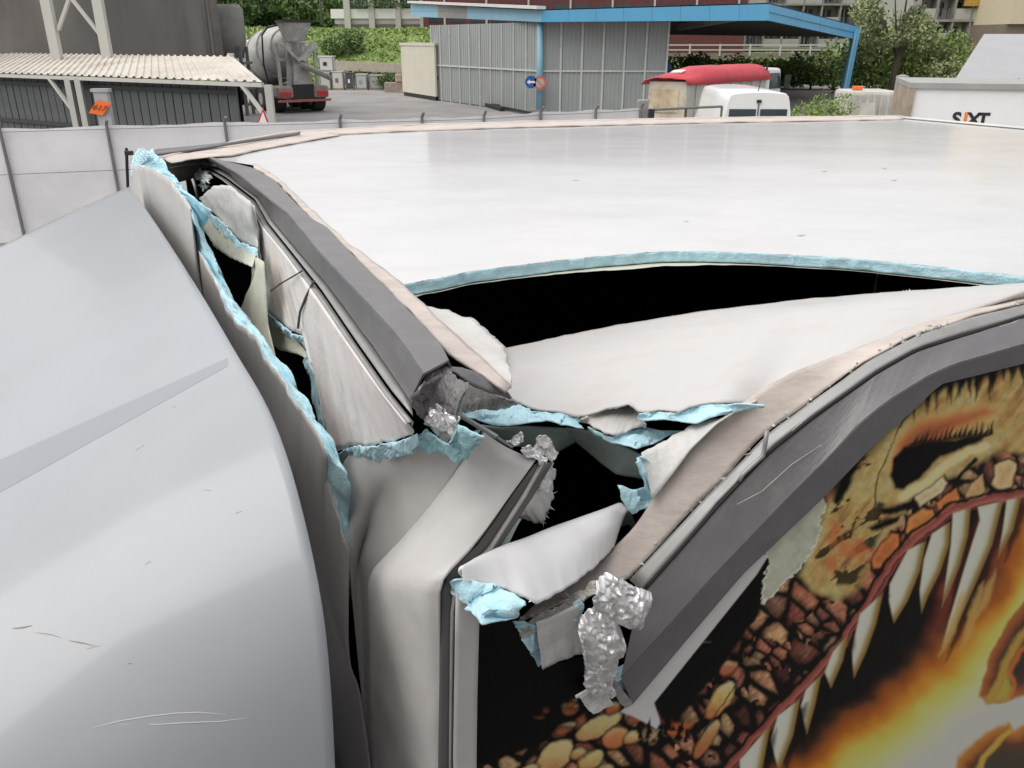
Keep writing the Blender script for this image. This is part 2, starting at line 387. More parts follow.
sheet('seam_gap', [[p + Vector((0, 0, -.008)) for p in S1], [p + Vector((0, 0, -.006)) for p in S1b]], mat('seam_grey', (.20, .20, .195), .5, var=.15), T, 60, 2, .001)

# sealant beside the trim, and the roof remnant that hangs on it
b_out = [(252, 163), (275, 176), (311, 210), (349, 244), (396, 279), (413, 294), (440, 322), (460, 339), (490, 366), (510, 386)]
b_in = [(254, 168), (276, 181), (311, 219), (349, 251), (383, 285), (412, 314), (440, 343), (456, 358), (482, 375), (505, 392)]
zt = [ZR + .004] * 5 + [ZR + .002, ZR, ZR - .006, ZR - .012, ZR - .02]
bo = [onz(x, y, z) for (x, y), z in zip(b_out, zt)]; bi = [onz(x, y, z) for (x, y), z in zip(b_in, zt)]
sheet('trim_sealant', [bo, bi], M_BEIGE, T, 80, 6, .004, crumple=.003, cs=14)
r_o = [(406, 291), (425, 308), (443, 309), (460, 315), (475, 321), (486, 330), (504, 346), (512, 373), (511, 386)]
r_i = [(405, 291), (412, 296), (425, 310), (440, 323), (450, 332), (460, 340), (475, 354), (490, 367), (509, 386)]
ro = jag(resample([onz(x, y, ZR - .003 - .003 * i) for i, (x, y) in enumerate(r_o)], 60), .0035, 60, 8)
ri = resample([onz(x, y, ZR - .002 - .0025 * i) for i, (x, y) in enumerate(r_i)], 60)
sheet('torn_roof_skin', [ro, ri], M_SKIN, T, 60, 8, .003, amp=.004, s=14)
# broken end of the trim: short stub, crushed cap, flap and a bar
stub = [[(424, 374), (447, 361), (458, 378), (470, 384)], [(418, 390), (440, 378), (452, 392), (463, 396)], [(411, 402), (428, 398), (441, 407), (457, 420)], [(420, 417), (430, 424), (442, 436), (450, 442)]]
zz = [ZR + .005, ZR - .0, ZR - .03, ZR - .075]
sheet('broken_trim_end', [Zs(p, z) for p, z in zip(stub, zz)], M_TRIM, T, 36, 26, .003, smooth=False, crumple=.006, cs=45)
sheet('crushed_trim_cap', [Zs([(433, 402), (442, 404), (459, 421)], ZR - .028), Zs([(427, 414), (440, 422), (455, 432)], ZR - .05), Zs([(426, 424), (438, 434), (450, 443)], ZR - .08)], M_FOIL, T, 26, 22, .002, smooth=False, crumple=.006, cs=60)
sheet('trim_flap', [Zs([(450, 366), (478, 373), (500, 384), (511, 398)], (ZR + .004, ZR - .035)), Zs([(452, 371), (470, 384), (490, 394), (509, 399)], (ZR, ZR - .045))], M_TRIM, T, 30, 5, .003, crumple=.003, cs=30)
sheet('crumpled_skin', [Zs([(458, 380), (475, 388), (486, 391), (508, 399), (521, 403)], (ZR - .06, ZR - .13)), Zs([(450, 398), (462, 402), (476, 404), (490, 405), (512, 406)], (ZR - .07, ZR - .15)), Zs([(446, 405), (455, 410), (462, 413), (478, 409), (500, 408)], (ZR - .08, ZR - .16))], M_SKIN, T, 40, 20, .003, smooth=False, crumple=.005, cs=50)
mb = MB(); mb.bar(onz(446, 407, ZR - .07), onz(497, 437, ZR - .10), .0055, .004); mb.bar(onz(497, 437, ZR - .10), onz(512, 447, ZR - .12), .004, .003); mb.build('bent_bar', M_ALU, T)

# --- near roof sheet, dropped and torn
gap_lo = [(503, 349), (520, 346), (560, 337), (620, 325), (700, 312.5), (800, 300), (900, 292), (1024, 283.5), (1085, 280)]
zlo = [3.045, 3.048, 3.055, 3.07, 3.092, 3.118, 3.143, 3.17, 3.178]
gl2 = jag(resample([onz(x, y, z) for (x, y), z in zip(gap_lo, zlo)], 140), .0012, 50, 11)
endp = N + e2 * (LEN - .06)
gl2 = gl2 + [endp - n2 * .10]
mid1 = [onz(505, 372, 3.03), onz(560, 368, 3.035), onz(640, 352, 3.06), onz(720, 338, 3.085), onz(800, 324, 3.11), onz(900, 309, 3.14), onz(1024, 291, 3.168), endp - n2 * .06]
tear = [(470, 407), (490, 404), (520, 403), (533, 410), (548, 411), (566, 414), (580, 418), (606, 410), (629, 404), (639, 413), (659, 410), (677, 413), (697, 404), (722, 403), (763, 403), (800, 377), (850, 353), (891, 338), (967, 313), (1024, 299)]
ztear = [3.0, 3.0, 3.0, 3.0, 3.0, 3.002, 3.005, 3.018, 3.028, 3.03, 3.035, 3.04, 3.05, 3.06, 3.078, 3.095, 3.115, 3.13, 3.15, 3.162]
tl_ = [onz(x, y, z) if i < 14 else SW(x, y, -.091) + Vector((0, 0, .002)) for i, ((x, y), z) in enumerate(zip(tear, ztear))]
tl = jag(resample(tl_, 200), .0022, 70, 15) + [endp - n2 * .09 + Vector((0, 0, -.012))]
sheet('torn_roof_sheet', [gl2, mid1, tl], mat('dented_roof_skin', (.58, .57, .56), .30, var=.04, vscale=6, dirt=(.48, .42, .38), dirt_amt=.55, dscale=6, stretch=(1.6, 5, 5), bump2=.0012, b2scale=5), T, 200, 28, .003, amp=.0015, s=4)
# its foam, broken along the tear
fm1 = jag(resample([onz(x, y, 3.0) for x, y in [(462, 411), (477, 408), (500, 405), (520, 404), (533, 411), (548, 412), (566, 415), (582, 419)]], 90), .002, 70, 2)
fm1b = [onz(x, y, 2.993) for x, y in [(462, 416), (477, 419), (498, 426), (515, 425), (531, 422), (546, 421), (562, 424), (584, 428)]]
foam('foam_core', fm1, fm1b, T, M_FOAM, rows=8, amp=.007, s=30, k=4)
fm2 = [onz(x, y, z) for (x, y), z in zip([(638, 414), (659, 411), (677, 414), (697, 405), (722, 404), (763, 404)], [3.028, 3.033, 3.038, 3.048, 3.058, 3.076])]
fm2b = [onz(x, y, z) for (x, y), z in zip([(643, 420), (669, 420), (697, 423), (712, 417), (743, 411), (763, 405)], [3.02, 3.027, 3.032, 3.042, 3.054, 3.073])]
foam('foam_core', fm2, fm2b, T, M_FOAM, rows=7, amp=.006, s=35, k=6)
# tongue of skin with foam under it
tg_a = [onz(*p, 3.008) for p in [(581, 420), (595, 413), (612, 409), (631, 405), (639, 412), (646, 425)]]
tg_b = [onz(*p, 2.995) for p in [(581, 421), (593, 427), (603, 432), (613, 435), (628, 431), (646, 427)]]
sheet('skin_tongue', [jag(resample(tg_a, 50), .002, 70, 21), jag(resample(tg_b, 50), .003, 70, 22)], M_SKIN, T, 50, 10, .003, amp=.004, s=20)
fm3 = [onz(*p, 2.992) for p in [(590, 427), (603, 433), (613, 436), (628, 432), (646, 427), (665, 431), (686, 431)]]
fm3b = [onz(*p, 2.985) for p in [(590, 430), (606, 438), (622, 444), (637, 449), (654, 443), (668, 436), (688, 433)]]
foam('foam_core', fm3, fm3b, T, M_FOAM, rows=8, amp=.007, s=30, k=9)
sheet('hanging_inner_skin', [[onz(*p, 2.965) for p in [(566, 428), (590, 431), (612, 441), (632, 450), (645, 458)]], jag([onz(*p, 2.90) for p in [(573, 438), (586, 453), (602, 463), (616, 474), (640, 478)]], .004, 60, 31)], M_GLUE, T, 40, 12, .003, amp=.006, s=12)
sheet('hanging_inner_skin', [[onz(*p, 2.95) for p in [(478, 425), (500, 428), (530, 426), (562, 428), (572, 430)]], [onz(*p, 2.90) for p in [(476, 432), (505, 445), (530, 447), (552, 455), (578, 440)]]], M_GLUE, T, 30, 8, .003, amp=.004, s=14)

# --- near roof strip beside the bent side trim: white remnant, sealant, seams, trim
w_in = [(641, 452), (655, 447), (670, 437), (697, 424), (727, 416), (757, 405)]
be_in = [(1024, 297), (967, 311), (891, 336), (850, 352), (815, 364), (788, 375), (758, 391), (740, 405), (716, 424), (690, 450), (672, 475), (650, 503), (634, 527), (613, 549), (595, 567), (560, 591), (534, 607)]
crum = [(1024, 303.5), (967, 317), (916, 335), (865, 361), (827, 389), (764, 435), (719, 484), (690, 512), (660, 545), (628, 579), (600, 587), (570, 599), (519, 622)]
dark = [(1024, 314), (967, 332), (916, 347), (878, 368), (815, 412), (769, 448), (719, 500), (680, 545), (640, 590)]
f12 = [(1024, 344), (952, 365), (926, 377), (886, 402), (860, 423), (830, 455), (784, 501), (715, 573), (660, 634), (621, 677)]
f2b = [(1024, 363), (980, 374), (939, 384), (916, 407), (870, 448), (819, 501), (743, 573), (690, 635), (632, 704)]
def ext(pl, z, off):       # carry a line straight to the rear end of the box
    return [N + e2 * (LEN - .02) + n2 * off + Vector((0, 0, z - ZR))] + pl
BE = ext(SWs(be_in, (-.095, -.085)), 3.165, -.095); CR = ext(SWs(crum, (-.060, -.050)), 3.168, -.060)
sheet('side_sealant', [BE, CR], mat('pale_dirty_sealant', (.61, .54, .49), .75, var=.12, vscale=12, bump=.1, bscale=60, dirt=(.42, .35, .31), dirt_amt=.6, dscale=16, rotz=R(-40), stretch=(.8, 1.8, 1.8)), T, 220, 8, .004, crumple=.0025, cs=16)
sheet('torn_roof_skin', [jag(resample([SW(x, y, -.085 - .03 * (i < 4)) for i, (x, y) in enumerate(w_in)], 60), .003, 60, 33), [SW(x, y, -.075) for x, y in [(652, 500), (672, 475), (690, 450), (716, 424), (740, 408), (757, 400)]]], M_SKIN, T, 60, 8, .003, amp=.002, s=20)
foam('foam_core', [SW(*p, -.10) for p in [(643, 456), (652, 462), (658, 474), (664, 480), (678, 482)]], [SW(*p, -.085) for p in [(636, 462), (641, 474), (650, 490), (655, 500), (668, 492)]], T, M_FOAM, rows=10, amp=.008, s=35, k=12)
foam('foam_core', [SW(*p, -.10) for p in [(617, 486), (632, 489), (648, 487), (664, 484), (682, 482)]], [SW(*p, -.088) for p in [(622, 500), (631, 514), (645, 510), (655, 503), (672, 490)]], T, M_FOAM, rows=12, amp=.009, s=35, k=13)
DK = ext(SWs(dark, (-.042, -.030)), 3.158, -.042)
crA = ext(SWs(crum[:10], (-.058, -.048)), 3.166, -.058)
crm = [a.lerp(b, .12) for a, b in zip(resample(crA, 120), resample(DK, 120))]
sheet('side_seam', [crm, [p + n2 * .002 for p in resample(DK, 120)]], M_ALU, T, 140, 5, .003, crumple=.0012, cs=12)
DK2 = [p + n2 * .002 + Vector((0, 0, -.003)) for p in DK]
F12 = ext(SWs(f12, (.006, .006)), 3.118, .006); F2B = ext(SWs(f2b, (.003, .003)), 3.085, .003)
mid_k = [a.lerp(b, .22) for a, b in zip(resample(DK2, 160), resample(F12, 160))]
mb = MB(); mb.grid(loft([DK2, mid_k], 160, 3, crumple=.0008, cs=30)); mb.grid(loft([[p + Vector((0, 0, .0015)) for p in mid_k], F12], 160, 6, crumple=.00012, cs=8)); mb.grid(loft([F12, F2B], 160, 5, crumple=.00012, cs=8))
mb.build('side_edge_trim', M_TRIM, T, smooth=False, solid=.003)
sheet('seam_gap', [[p + n2 * .003 + Vector((0, 0, .001)) for p in DK], [p + n2 * .006 + Vector((0, 0, -.004)) for p in DK]], M_RUB, T, 140, 2, .001)
# crumbs of sealant pushed up along the seam
mb = MB()
for i, p in enumerate(resample(CR, 420)):
    if i < 90: continue
    if random.random() < .9 and fnz(p, 9, 41) > -.2:
        r_ = random.uniform(.0015, .0045); q = p + Vector((random.uniform(-.006, .006), random.uniform(-.006, .006), .003))
        a = [q + Vector((random.gauss(0, r_), random.gauss(0, r_), random.gauss(0, r_ * .7))) for _ in range(5)]
        mb.add(a, [(0, 1, 2), (0, 2, 3), (0, 3, 4), (1, 2, 4), (2, 3, 4)])
o = mb.build('sealant_crumbs', M_FLAKE, T); o['kind'] = 'stuff'
# bent wire strip standing on the seam, scratches on the trim
mb = MB(); mb.tube([SW(*p, -.03) for p in [(767, 431), (765, 445), (763, 456), (755, 463), (743, 474), (739, 481)]], .0035, 8); mb.build('bent_strip', M_ALU, T, smooth=True)
for pl in [[(815, 408), (800, 421), (790, 430)], [(822, 442), (790, 463), (760, 490), (735, 503)], [(916, 377), (908, 381)], [(1016, 320), (998, 326)], [(700, 590), (690, 596), (668, 612)]]:
    sc = [SW(x, y, -.012) + n2 * .004 for x, y in pl]
    MB().tube(sc, .0004, 6).build('scratch', M_FLAKE, T)

# --- torn front wall
FE = [(131, 176), (133, 165), (146, 166), (158, 171), (171, 181), (184, 197), (192, 209), (191, 226), (195, 244), (204, 259), (217, 285), (227, 308), (237, 323), (256, 336), (266, 359), (279, 374), (294, 400), (312, 425), (325, 446), (327, 476), (338, 514), (348, 549)]
FEo = [.052, .055, .058, .06, .06, .06, .06, .056, .053, .052, .05, .05, .05, .046, .042, .04, .036, .032, .03, .026, .022, .018]
FE3 = jag(resample([FW(x, y, o_) for (x, y), o_ in zip(FE, FEo)], 170), .005, 70, 51)
b1 = [BX(W - (W - .36) * i / 20, 0, 2.30) + n1 * .012 for i in range(21)]; b0 = [BX(W - (W - .36) * i / 20, 0, .95) for i in range(21)]
mid = [a.lerp(b, .45) + n1 * (.012 + .006 * math.sin(i * .7)) for i, (a, b) in enumerate(zip(resample(FE3, 21), b1))]
sheet('front_wall', [FE3, mid, b1, b0], M_POST, T, 170, 40, .003, amp=.004, s=5)
FEi = [(150, 149), (152, 154), (163, 163), (166, 172), (172, 177), (186, 195), (200, 207), (209, 211), (207, 219), (200, 230), (205, 245), (217, 272), (229, 295), (237, 315), (259, 334), (268, 349), (280, 369), (290, 373), (295, 392), (307, 402), (315, 425), (332, 441), (338, 467), (348, 483), (346, 510), (347, 545)]
FEi3 = [FW(x + 2.5, y - 1, .03 - .025 * i / 25) for i, (x, y) in enumerate(FEi)]
FEa = resample([FW(x, y, o_) for (x, y), o_ in zip(FE, FEo)], 170)
foam('foam_core', FE3, resample(FEi3, 170), T, M_FOAM, n=240, rows=8, amp=.006, s=40, k=17)
# folded blue tip at the far corner with the black corner hinge
foam('foam_core', [FW(*p, .055) for p in [(131, 176), (131, 166), (134, 156), (139, 148), (146, 150)]], [FW(*p, .05) for p in [(136, 176), (140, 168), (146, 160), (152, 155), (163, 163)]], T, M_FOAM, rows=8, amp=.006, k=19)
mb = MB(); mb.tube([FW(*p, .05) for p in [(126.5, 149), (127, 165), (128, 190), (130, 220)]], .006, 8); mb.box(*[tuple(FW(129, 153, .05) + Vector((s_, s_, s_ * .6)) * .012) for s_ in (-1, 1)]); mb.build('corner_hinge', M_RUB, T)
# upper strip of the front wall under the trim
up_top = [(196, 164), (222, 181), (250, 204), (263, 227), (287, 256), (317, 297), (348, 343), (384, 395), (407, 424)]
UT = Zs(up_top, ZR - .052)
up_bot = [(254, 206), (258, 232), (259, 249), (264, 278), (269, 300), (268, 311), (276, 318), (292, 331), (307, 336), (313, 346), (310, 359), (318, 377), (320, 402), (326, 428), (333, 449), (342, 451), (351, 445), (376, 446), (388, 441), (401, 440), (413, 430)]
UB = jag(resample(FWs(up_bot, (-.10, -.01)), 150), .0045, 70, 55)
UT2 = resample(UT, 90)[20:]
sheet('front_wall_strip', [UT2, UB], M_SCUFF, T, 150, 24, .003, amp=.003, s=9)
foam('foam_core', [FW(x, y, -.012) for x, y in [(335, 457), (342, 452), (351, 446), (364, 446), (376, 447), (388, 442), (401, 441), (417, 433)]], [FW(x, y, -.03) for x, y in [(336, 470), (343, 463), (352, 460), (364, 465), (376, 464), (388, 458), (400, 456), (416, 452)]], T, M_FOAM, rows=9, amp=.007, s=35, k=23)
foam('foam_core', [FW(x, y, -.06) for x, y in [(268, 313), (277, 320), (292, 333), (306, 337), (312, 347), (309, 360), (317, 378), (319, 403), (325, 428)]], [FW(x, y, -.07) for x, y in [(266, 318), (275, 326), (290, 338), (302, 343), (307, 350), (304, 362), (311, 380), (314, 404), (322, 430)]], T, M_FOAM, rows=6, amp=.005, s=40, k=24)
foam('foam_core', [FW(x, y, -.02) for x, y in [(417, 436), (426, 430), (440, 440), (450, 446), (459, 424), (470, 430), (484, 437)]], [FW(x, y, -.05) for x, y in [(418, 448), (430, 452), (440, 450), (449, 456), (458, 463), (468, 457), (476, 448)]], T, mat('blue_foam_block', (.40, .68, .74), .85, var=.2, vscale=30, bump=.4, bscale=160), rows=9, amp=.007, s=35, k=25)
# crack and dent line in the strip
MB().tube([FW(x, y, -.055) for x, y in [(271, 291), (280, 284), (292, 277), (302, 271)]], .0016, 6).build('crack', M_RUB, T)
MB().tube([FW(x, y, -.05) for x, y in [(314, 281), (306, 297), (300, 312), (298, 328)]], .0026, 6).build('crack', M_BRONZE, T)
# inner skins seen through the holes
sheet('inner_wall_skin', [FWs([(253, 257), (258, 258), (264, 262), (266, 290), (268, 325), (277, 362), (281, 371)], (-.06, -.02)), jag(FWs([(252, 262), (252, 275), (249, 300), (238, 314), (249, 327), (266, 350), (279, 369)], (-.05, -.01)), .003, 60, 61)], M_CREAM, T, 50, 10, .002, amp=.004, s=20)
sheet('inner_wall_skin', [FWs([(209, 212), (224, 224), (239, 242), (258, 250)], (-.05, -.07)), jag(resample(FWs([(201, 225), (215, 247), (230, 258), (252, 267)], (-.02, -.04)), 40), .003, 60, 62)], M_CREAM, T, 40, 10, .002, amp=.004, s=20)
foam('foam_core', FWs([(209, 212), (224, 223), (239, 241), (258, 249)], (-.045, -.065)), FWs([(205, 219), (221, 232), (237, 250), (257, 262)], (-.04, -.058)), T, M_FOAM, rows=8, amp=.006, s=40, k=27)
sheet('folded_wall_skin', [FWs([(199, 199), (214, 186), (229, 185), (252, 203), (257, 232)], (-.05, -.09)), FWs([(203, 206), (217, 216), (237, 239), (250, 247), (258, 249)], (-.04, -.08))], M_SKIN, T, 40, 12, .002, amp=.008, s=14, crumple=.003, cs=40)
sheet('inner_wall_skin', [FWs([(267, 312), (276, 320), (291, 334), (307, 352)], -.075), FWs([(267, 338), (279, 350), (297, 354), (306, 358)], -.065)], M_CREAM, T, 30, 8, .002, amp=.003, s=20)
mb = MB(); mb.tube([FW(x, y, -.12) for x, y in [(186, 165), (190, 172), (195, 186), (198, 198)]], .006, 8); mb.build('loose_cable', M_ALU, T, smooth=True)
sheet('crumpled_film', [FWs([(194, 172), (203, 170), (208, 176)], -.13), FWs([(199, 182), (206, 190), (210, 182)], -.12)], mat('clear_film', (.6, .65, .62), .2, var=.2), T, 20, 14, .001, smooth=False, crumple=.02, cs=40)

# dented wall beside the corner, and the bent corner wrap
Af = [BX(.38, 0, .95), BX(.38, 0, 2.3) + n1 * .012, FW(348, 552, .016), FW(345, 530, .010), FW(341, 495, .0), FW(341, 466, -.01), FW(352, 452, -.02)]
Am = [BX(.35, 0, .95), BX(.35, 0, 2.3) + n1 * .008, FW(360, 560, -.005), FW(364, 540, -.018), FW(376, 505, -.03), FW(390, 474, -.035), FW(406, 444, -.04)]
Bf = [BX(.315, 0, .95), BX(.315, 0, 2.3) + n1 * .004, FW(372, 585, .0), FW(384, 562, -.012), FW(424, 519, -.05), FW(458, 470, -.085), FW(480, 430, -.11)]
sheet('front_wall', [smoothpl(Af), smoothpl(Am), smoothpl(Bf)], M_POST, T, 90, 24, .003, amp=.003, s=16)
PL = [BX(.295, 0, .95) + n1 * .02, BX(.295, 0, 2.3) + n1 * .02, FW(371.5, 600, .015), FW(372, 576, .015), FW(384, 560, .008), FW(422, 519, -.035), FW(457, 473, -.075), FW(484, 431, -.11)]
PRt = [BX(.02, 0, .95) + n1 * .012, BX(.02, 0, 2.3) + n1 * .012, FW(439, 600, .010), FW(441, 585, .006), FW(447, 572, .0), SW(478, 542, -.05), SW(516, 487, -.08), SW(536, 459, -.105)]
PL, PRt = smoothpl(PL), smoothpl(PRt)
fade = lambda i: 1 - .8 * max(0, (i - len(PL) * .62) / (len(PL) * .38))
PM1 = [a.lerp(b, .12) + n1 * .014 * fade(i) for i, (a, b) in enumerate(zip(PL, PRt))]; PM = [a.lerp(b, .5) + n1 * .026 * fade(i) for i, (a, b) in enumerate(zip(PL, PRt))]; PM2 = [a.lerp(b, .9) + n1 * .016 * fade(i) for i, (a, b) in enumerate(zip(PL, PRt))]
sheet('corner_wrap', [PL, PM1, PM, PM2, PRt], M_POST, T, 110, 26, .004, amp=.003, s=20)
# seams beside the wrap: dark groove and pale strip
def lineS(pts, off): return [SW(x, y, o_) for (x, y), o_ in zip(pts, off)]
g0 = lineS([(438, 768), (440, 640), (441, 590), (447, 574), (479, 543), (517, 488), (535, 464)], [-.004, -.004, -.008, -.02, -.055, -.085, -.105])
g1 = lineS([(449, 768), (450, 640), (451, 596), (457, 579), (487, 548), (522, 494), (541, 461)], [0, 0, -.004, -.02, -.055, -.085, -.105])
g2 = lineS([(451, 768), (453, 640), (454, 600), (461, 580), (492, 550), (527, 496), (545, 462)], [.003, .003, 0, -.016, -.05, -.08, -.10])
g3 = lineS([(453, 768), (455, 640), (456, 604), (465, 580), (497, 550), (532, 497), (552, 463)], [.0, .0, -.003, -.02, -.06, -.09, -.11])
def down(pl): d = pl[0].copy(); d.z = .95; return [d] + pl
sheet('corner_seam', [down(g0), down(g1)], M_BRONZE, T, 80, 4, .002)
sheet('corner_seam', [down(g1), down(g2)], M_ALU, T, 80, 4, .002)
sheet('corner_seam', [down(g2), down(g3)], M_BRONZE, T, 80, 4, .002)
sheet('side_corner_strip', [down(lineS([(453, 768), (455, 640), (456, 592)], [.004] * 3)), down(lineS([(476, 768), (477, 690), (479, 616)], [.004] * 3))], M_POST, T, 30, 6, .003)
# torn bits at the top of the wrap
for k_, (pa, pb, o_, m_) in enumerate([([(508, 440), (515, 434), (521, 431)], [(514, 447), (520, 445), (524, 441)], -.13, M_FOIL), ([(534, 441), (540, 434), (550, 441), (558, 451)], [(528, 452), (538, 455), (548, 458), (553, 463)], -.12, M_SKIN),
        ([(520, 447), (528, 444), (540, 452), (548, 458)], [(526, 456), (532, 458), (540, 464), (546, 466)], -.108, M_FOIL), ([(545, 462), (552, 466), (549, 478)], [(536, 480), (540, 488), (545, 492)], -.115, M_SKIN)]):
    sheet('torn_strip_end', [lineS(pa, [o_] * 4), lineS(pb, [o_ + .01] * 4)], m_, T, 24, 12, .002, smooth=False, crumple=.007, cs=60, k=k_ * 3)
sheet('torn_inner_piece', [lineS([(551, 466), (547, 480), (530, 500), (514, 514)], [-.12, -.12, -.10, -.09]), jag(resample(lineS([(556, 470), (551, 490), (552, 499), (543, 522), (534, 522), (520, 517)], [-.15] * 6), 60), .004, 90, 71)], M_SKIN, T, 60, 10, .003, amp=.004, s=30)
sheet('inner_wall_skin', [lineS([(512, 514), (516, 517), (521, 519)], [-.10] * 3), lineS([(486, 549), (496, 551), (507, 548)], [-.075] * 3)], M_GLUE, T, 16, 10, .003, amp=.003)
foam('foam_core', lineS([(482, 552), (488, 546), (495, 553), (496, 561)], [-.06] * 4), lineS([(476, 561), (482, 560), (488, 563), (495, 566)], [-.05] * 4), T, M_FOAM, rows=8, amp=.006, k=29)

# --- crushed corner of the roof: white fragment, foam, hanging side piece and torn aluminium
zf = 2.945
fr_up = [(462, 577), (480, 562), (506, 546), (530, 537), (557, 526), (590, 514), (621, 503), (630, 512)]
fr_dn = [(463, 580), (480, 583), (501, 588), (527, 598), (537, 605), (567, 588), (595, 567), (614, 546)]
fu = [onz(x, y, zf - .005 - .05 * (i / 7)) for i, (x, y) in enumerate(fr_up)]
fd = [onz(x, y, zf - .0 - .085 * (i / 7)) for i, (x, y) in enumerate(fr_dn)]
fback = [p + Vector((.03, .10, -.10)) for p in fu]
fm_ = [a.lerp(b, .5) + Vector((0, 0, .016)) for a, b in zip(fu, fd)]
sheet('roof_fragment', [fback, fu, fm_, jag(resample(fd, 60), .002, 70, 73)], mat('clean_white_skin', (.80, .80, .80), .3, var=.04, vscale=8, dirt=(.55, .5, .46), dirt_amt=.3, dscale=9), T, 60, 24, .003, amp=.002, s=14)
foam('foam_core', [onz(*p, 2.942) for p in [(458, 579), (475, 580), (493, 584), (510, 590), (524, 600)]], [onz(*p, 2.915) for p in [(456, 594), (472, 603), (483, 626), (500, 622), (517, 617)]], T, M_FOAM, rows=12, amp=.012, s=28, k=31)
sheet('inner_roof_skin', [[onz(*p, 2.895) for p in [(455, 594), (466, 601), (474, 606)]], [onz(*p, 2.882) for p in [(456, 598), (468, 606), (478, 613)]]], M_CREAM, T, 16, 4, .003)
foam('foam_core', [SW(*p, -.01) for p in [(515, 622), (525, 620), (538, 628), (552, 634)]], [SW(*p, .0) for p in [(516, 632), (526, 645), (541, 667), (550, 655)]], T, M_FOAM, rows=12, amp=.009, s=35, k=33)
sheet('side_wall_top', [[SW(*p, .004) for p in [(536, 622), (548, 618), (560, 612), (578, 604)]], jag(resample([SW(*p, .008) for p in [(542, 669), (555, 662), (568, 657), (582, 653)]], 40), .002, 60, 75)], M_SKIN, T, 40, 16, .004, amp=.003, s=30)
sheet('cracked_edge', [[SW(x, y, -.02) for x, y in [(516, 630), (534, 618), (556, 606), (580, 592), (597, 581)]], [SW(x, y, -.005) for x, y in [(522, 634), (545, 628), (558, 624), (575, 606), (596, 592)]]], M_FLAKE, T, 60, 14, .004, smooth=False, crumple=.006, cs=50)
foam('foam_core', [SW(*p, .0) for p in [(574, 602), (580, 598), (584, 604)]], [SW(*p, .01) for p in [(575, 622), (581, 624), (586, 622)]], T, M_FOAM, rows=7, amp=.005, k=35)
# crumpled aluminium of the broken corner profile
def crumple_sheet(name, rows_px, offs, m, nu, nv, cr, cs, k):
    rows = loft([[SW(x, y, o_) for x, y in r_] for r_, o_ in zip(rows_px, offs)], nu, nv)
    for r_ in rows:
        for i, q in enumerate(r_):
            a = Vector((q.dot(e2) * cs, q.z * cs * .28 + q.dot(e2) * cs * .3, k)); b = Vector((q.dot(e2) * cs * 1.1, q.z * cs * 1.2, k + 9))
            f = (1 - 2.8 * abs(noise.noise(a))) * .8 + (1 - 2.6 * abs(noise.noise(b * .9))) * .35 + .30 * (1 - 3 * abs(noise.noise(b * 2.6)))
            r_[i] = q + n2 * f * cr + e2 * noise.noise(b * .9) * cr * .6 + Vector((0, 0, noise.noise(a * .8 + Vector((5, 5, 5))))) * cr * .5
    return MB().grid(rows).build(name, m, T, solid=.0012, auto=28)
crumple_sheet('crumpled_aluminium', [[(592, 577), (608, 574), (628, 580), (647, 590)], [(592, 588), (606, 592), (626, 596), (648, 604)], [(595, 602), (608, 610), (625, 614), (643, 622)], [(598, 612), (606, 616), (622, 622), (638, 626)]], [.02, .034, .04, .03], M_FOIL, 70, 60, .010, 34, 81)
crumple_sheet('crumpled_aluminium', [[(578, 612), (592, 604), (606, 606), (620, 622)], [(579, 640), (592, 640), (606, 636), (627, 638)], [(581, 662), (592, 664), (604, 662), (618, 655)], [(583, 684), (594, 686), (604, 688), (612, 680)], [(590, 692), (598, 696), (606, 698), (612, 694)]], [.012, .034, .034, .028, .022], M_FOIL, 60, 90, .009, 40, 84)
MB().grid(loft([[SW(*p, .016) for p in [(611, 676), (616, 681), (621, 688)]], [SW(*p, .016) for p in [(619, 704), (626, 708), (633, 704)]]], 16, 12, crumple=.002, cs=60)).build('trim_end_plate', M_ALU, T, solid=.003)
MB().grid(loft([[SW(*p, .014) for p in [(596, 684), (602, 690), (611, 704)]], [SW(*p, .024) for p in [(581, 697), (586, 706), (592, 713)]]], 14, 10, crumple=.003, cs=50)).build('torn_wall_chip', M_SKIN, T, solid=.006)
foam('foam_core', [SW(*p, .022) for p in [(590, 681), (597, 682)]], [SW(*p, .022) for p in [(590, 690), (596, 692)]], T, M_FOAM, n=12, rows=5, amp=.003, k=37)
MB().bar(SW(576, 697, .03), SW(590, 689, .026), .004, .003).build('torn_sliver', M_SKIN, T)

# --- cab roof deflector in front of the box
ed_px = [((130, 187), 3.090), ((155, 222), 3.088), ((180, 260), 3.082), ((210, 308), 3.074), ((240, 360), 3.060), ((264, 398), 3.045), ((284, 445), 3.015), ((300, 500), 2.972), ((314, 560), 2.918), ((325, 620), 2.858), ((331, 690), 2.775), ((335, 768), 2.67), ((338, 860), 2.54), ((338, 960), 2.38), ((336, 1080), 2.2)]
edge_d = [onz(x, y, z) for (x, y), z in ed_px]
far_d = [BX(2.40, 0, 2.2) + n1 * .10, BX(2.41, 0, 2.7) + n1 * .10, BX(2.40, 0, 2.95) + n1 * .10, BX(2.375, 0, 3.05) + n1 * .10]
low_ = edge_d[-1] + Vector((0, 0, -.25)) + e1 * .02; low2 = low_ + Vector((0, 0, -.5))
pr = resample(smoothpl(far_d, 1), 14)[:-1] + resample(smoothpl(edge_d, 2), 90) + [low_, low2]
rows = []
for j in range(46):
    d = 1.75 * (j / 45) ** 1.25; drop = .34 * d + .11 * d * d; row = []
    for i, p in enumerate(pr):
        f = min(1, max(0, (p.z - 1.9) / .7)); q = p + n1 * d + Vector((0, 0, -drop * f)); row.append(q)
    rows.append(row)
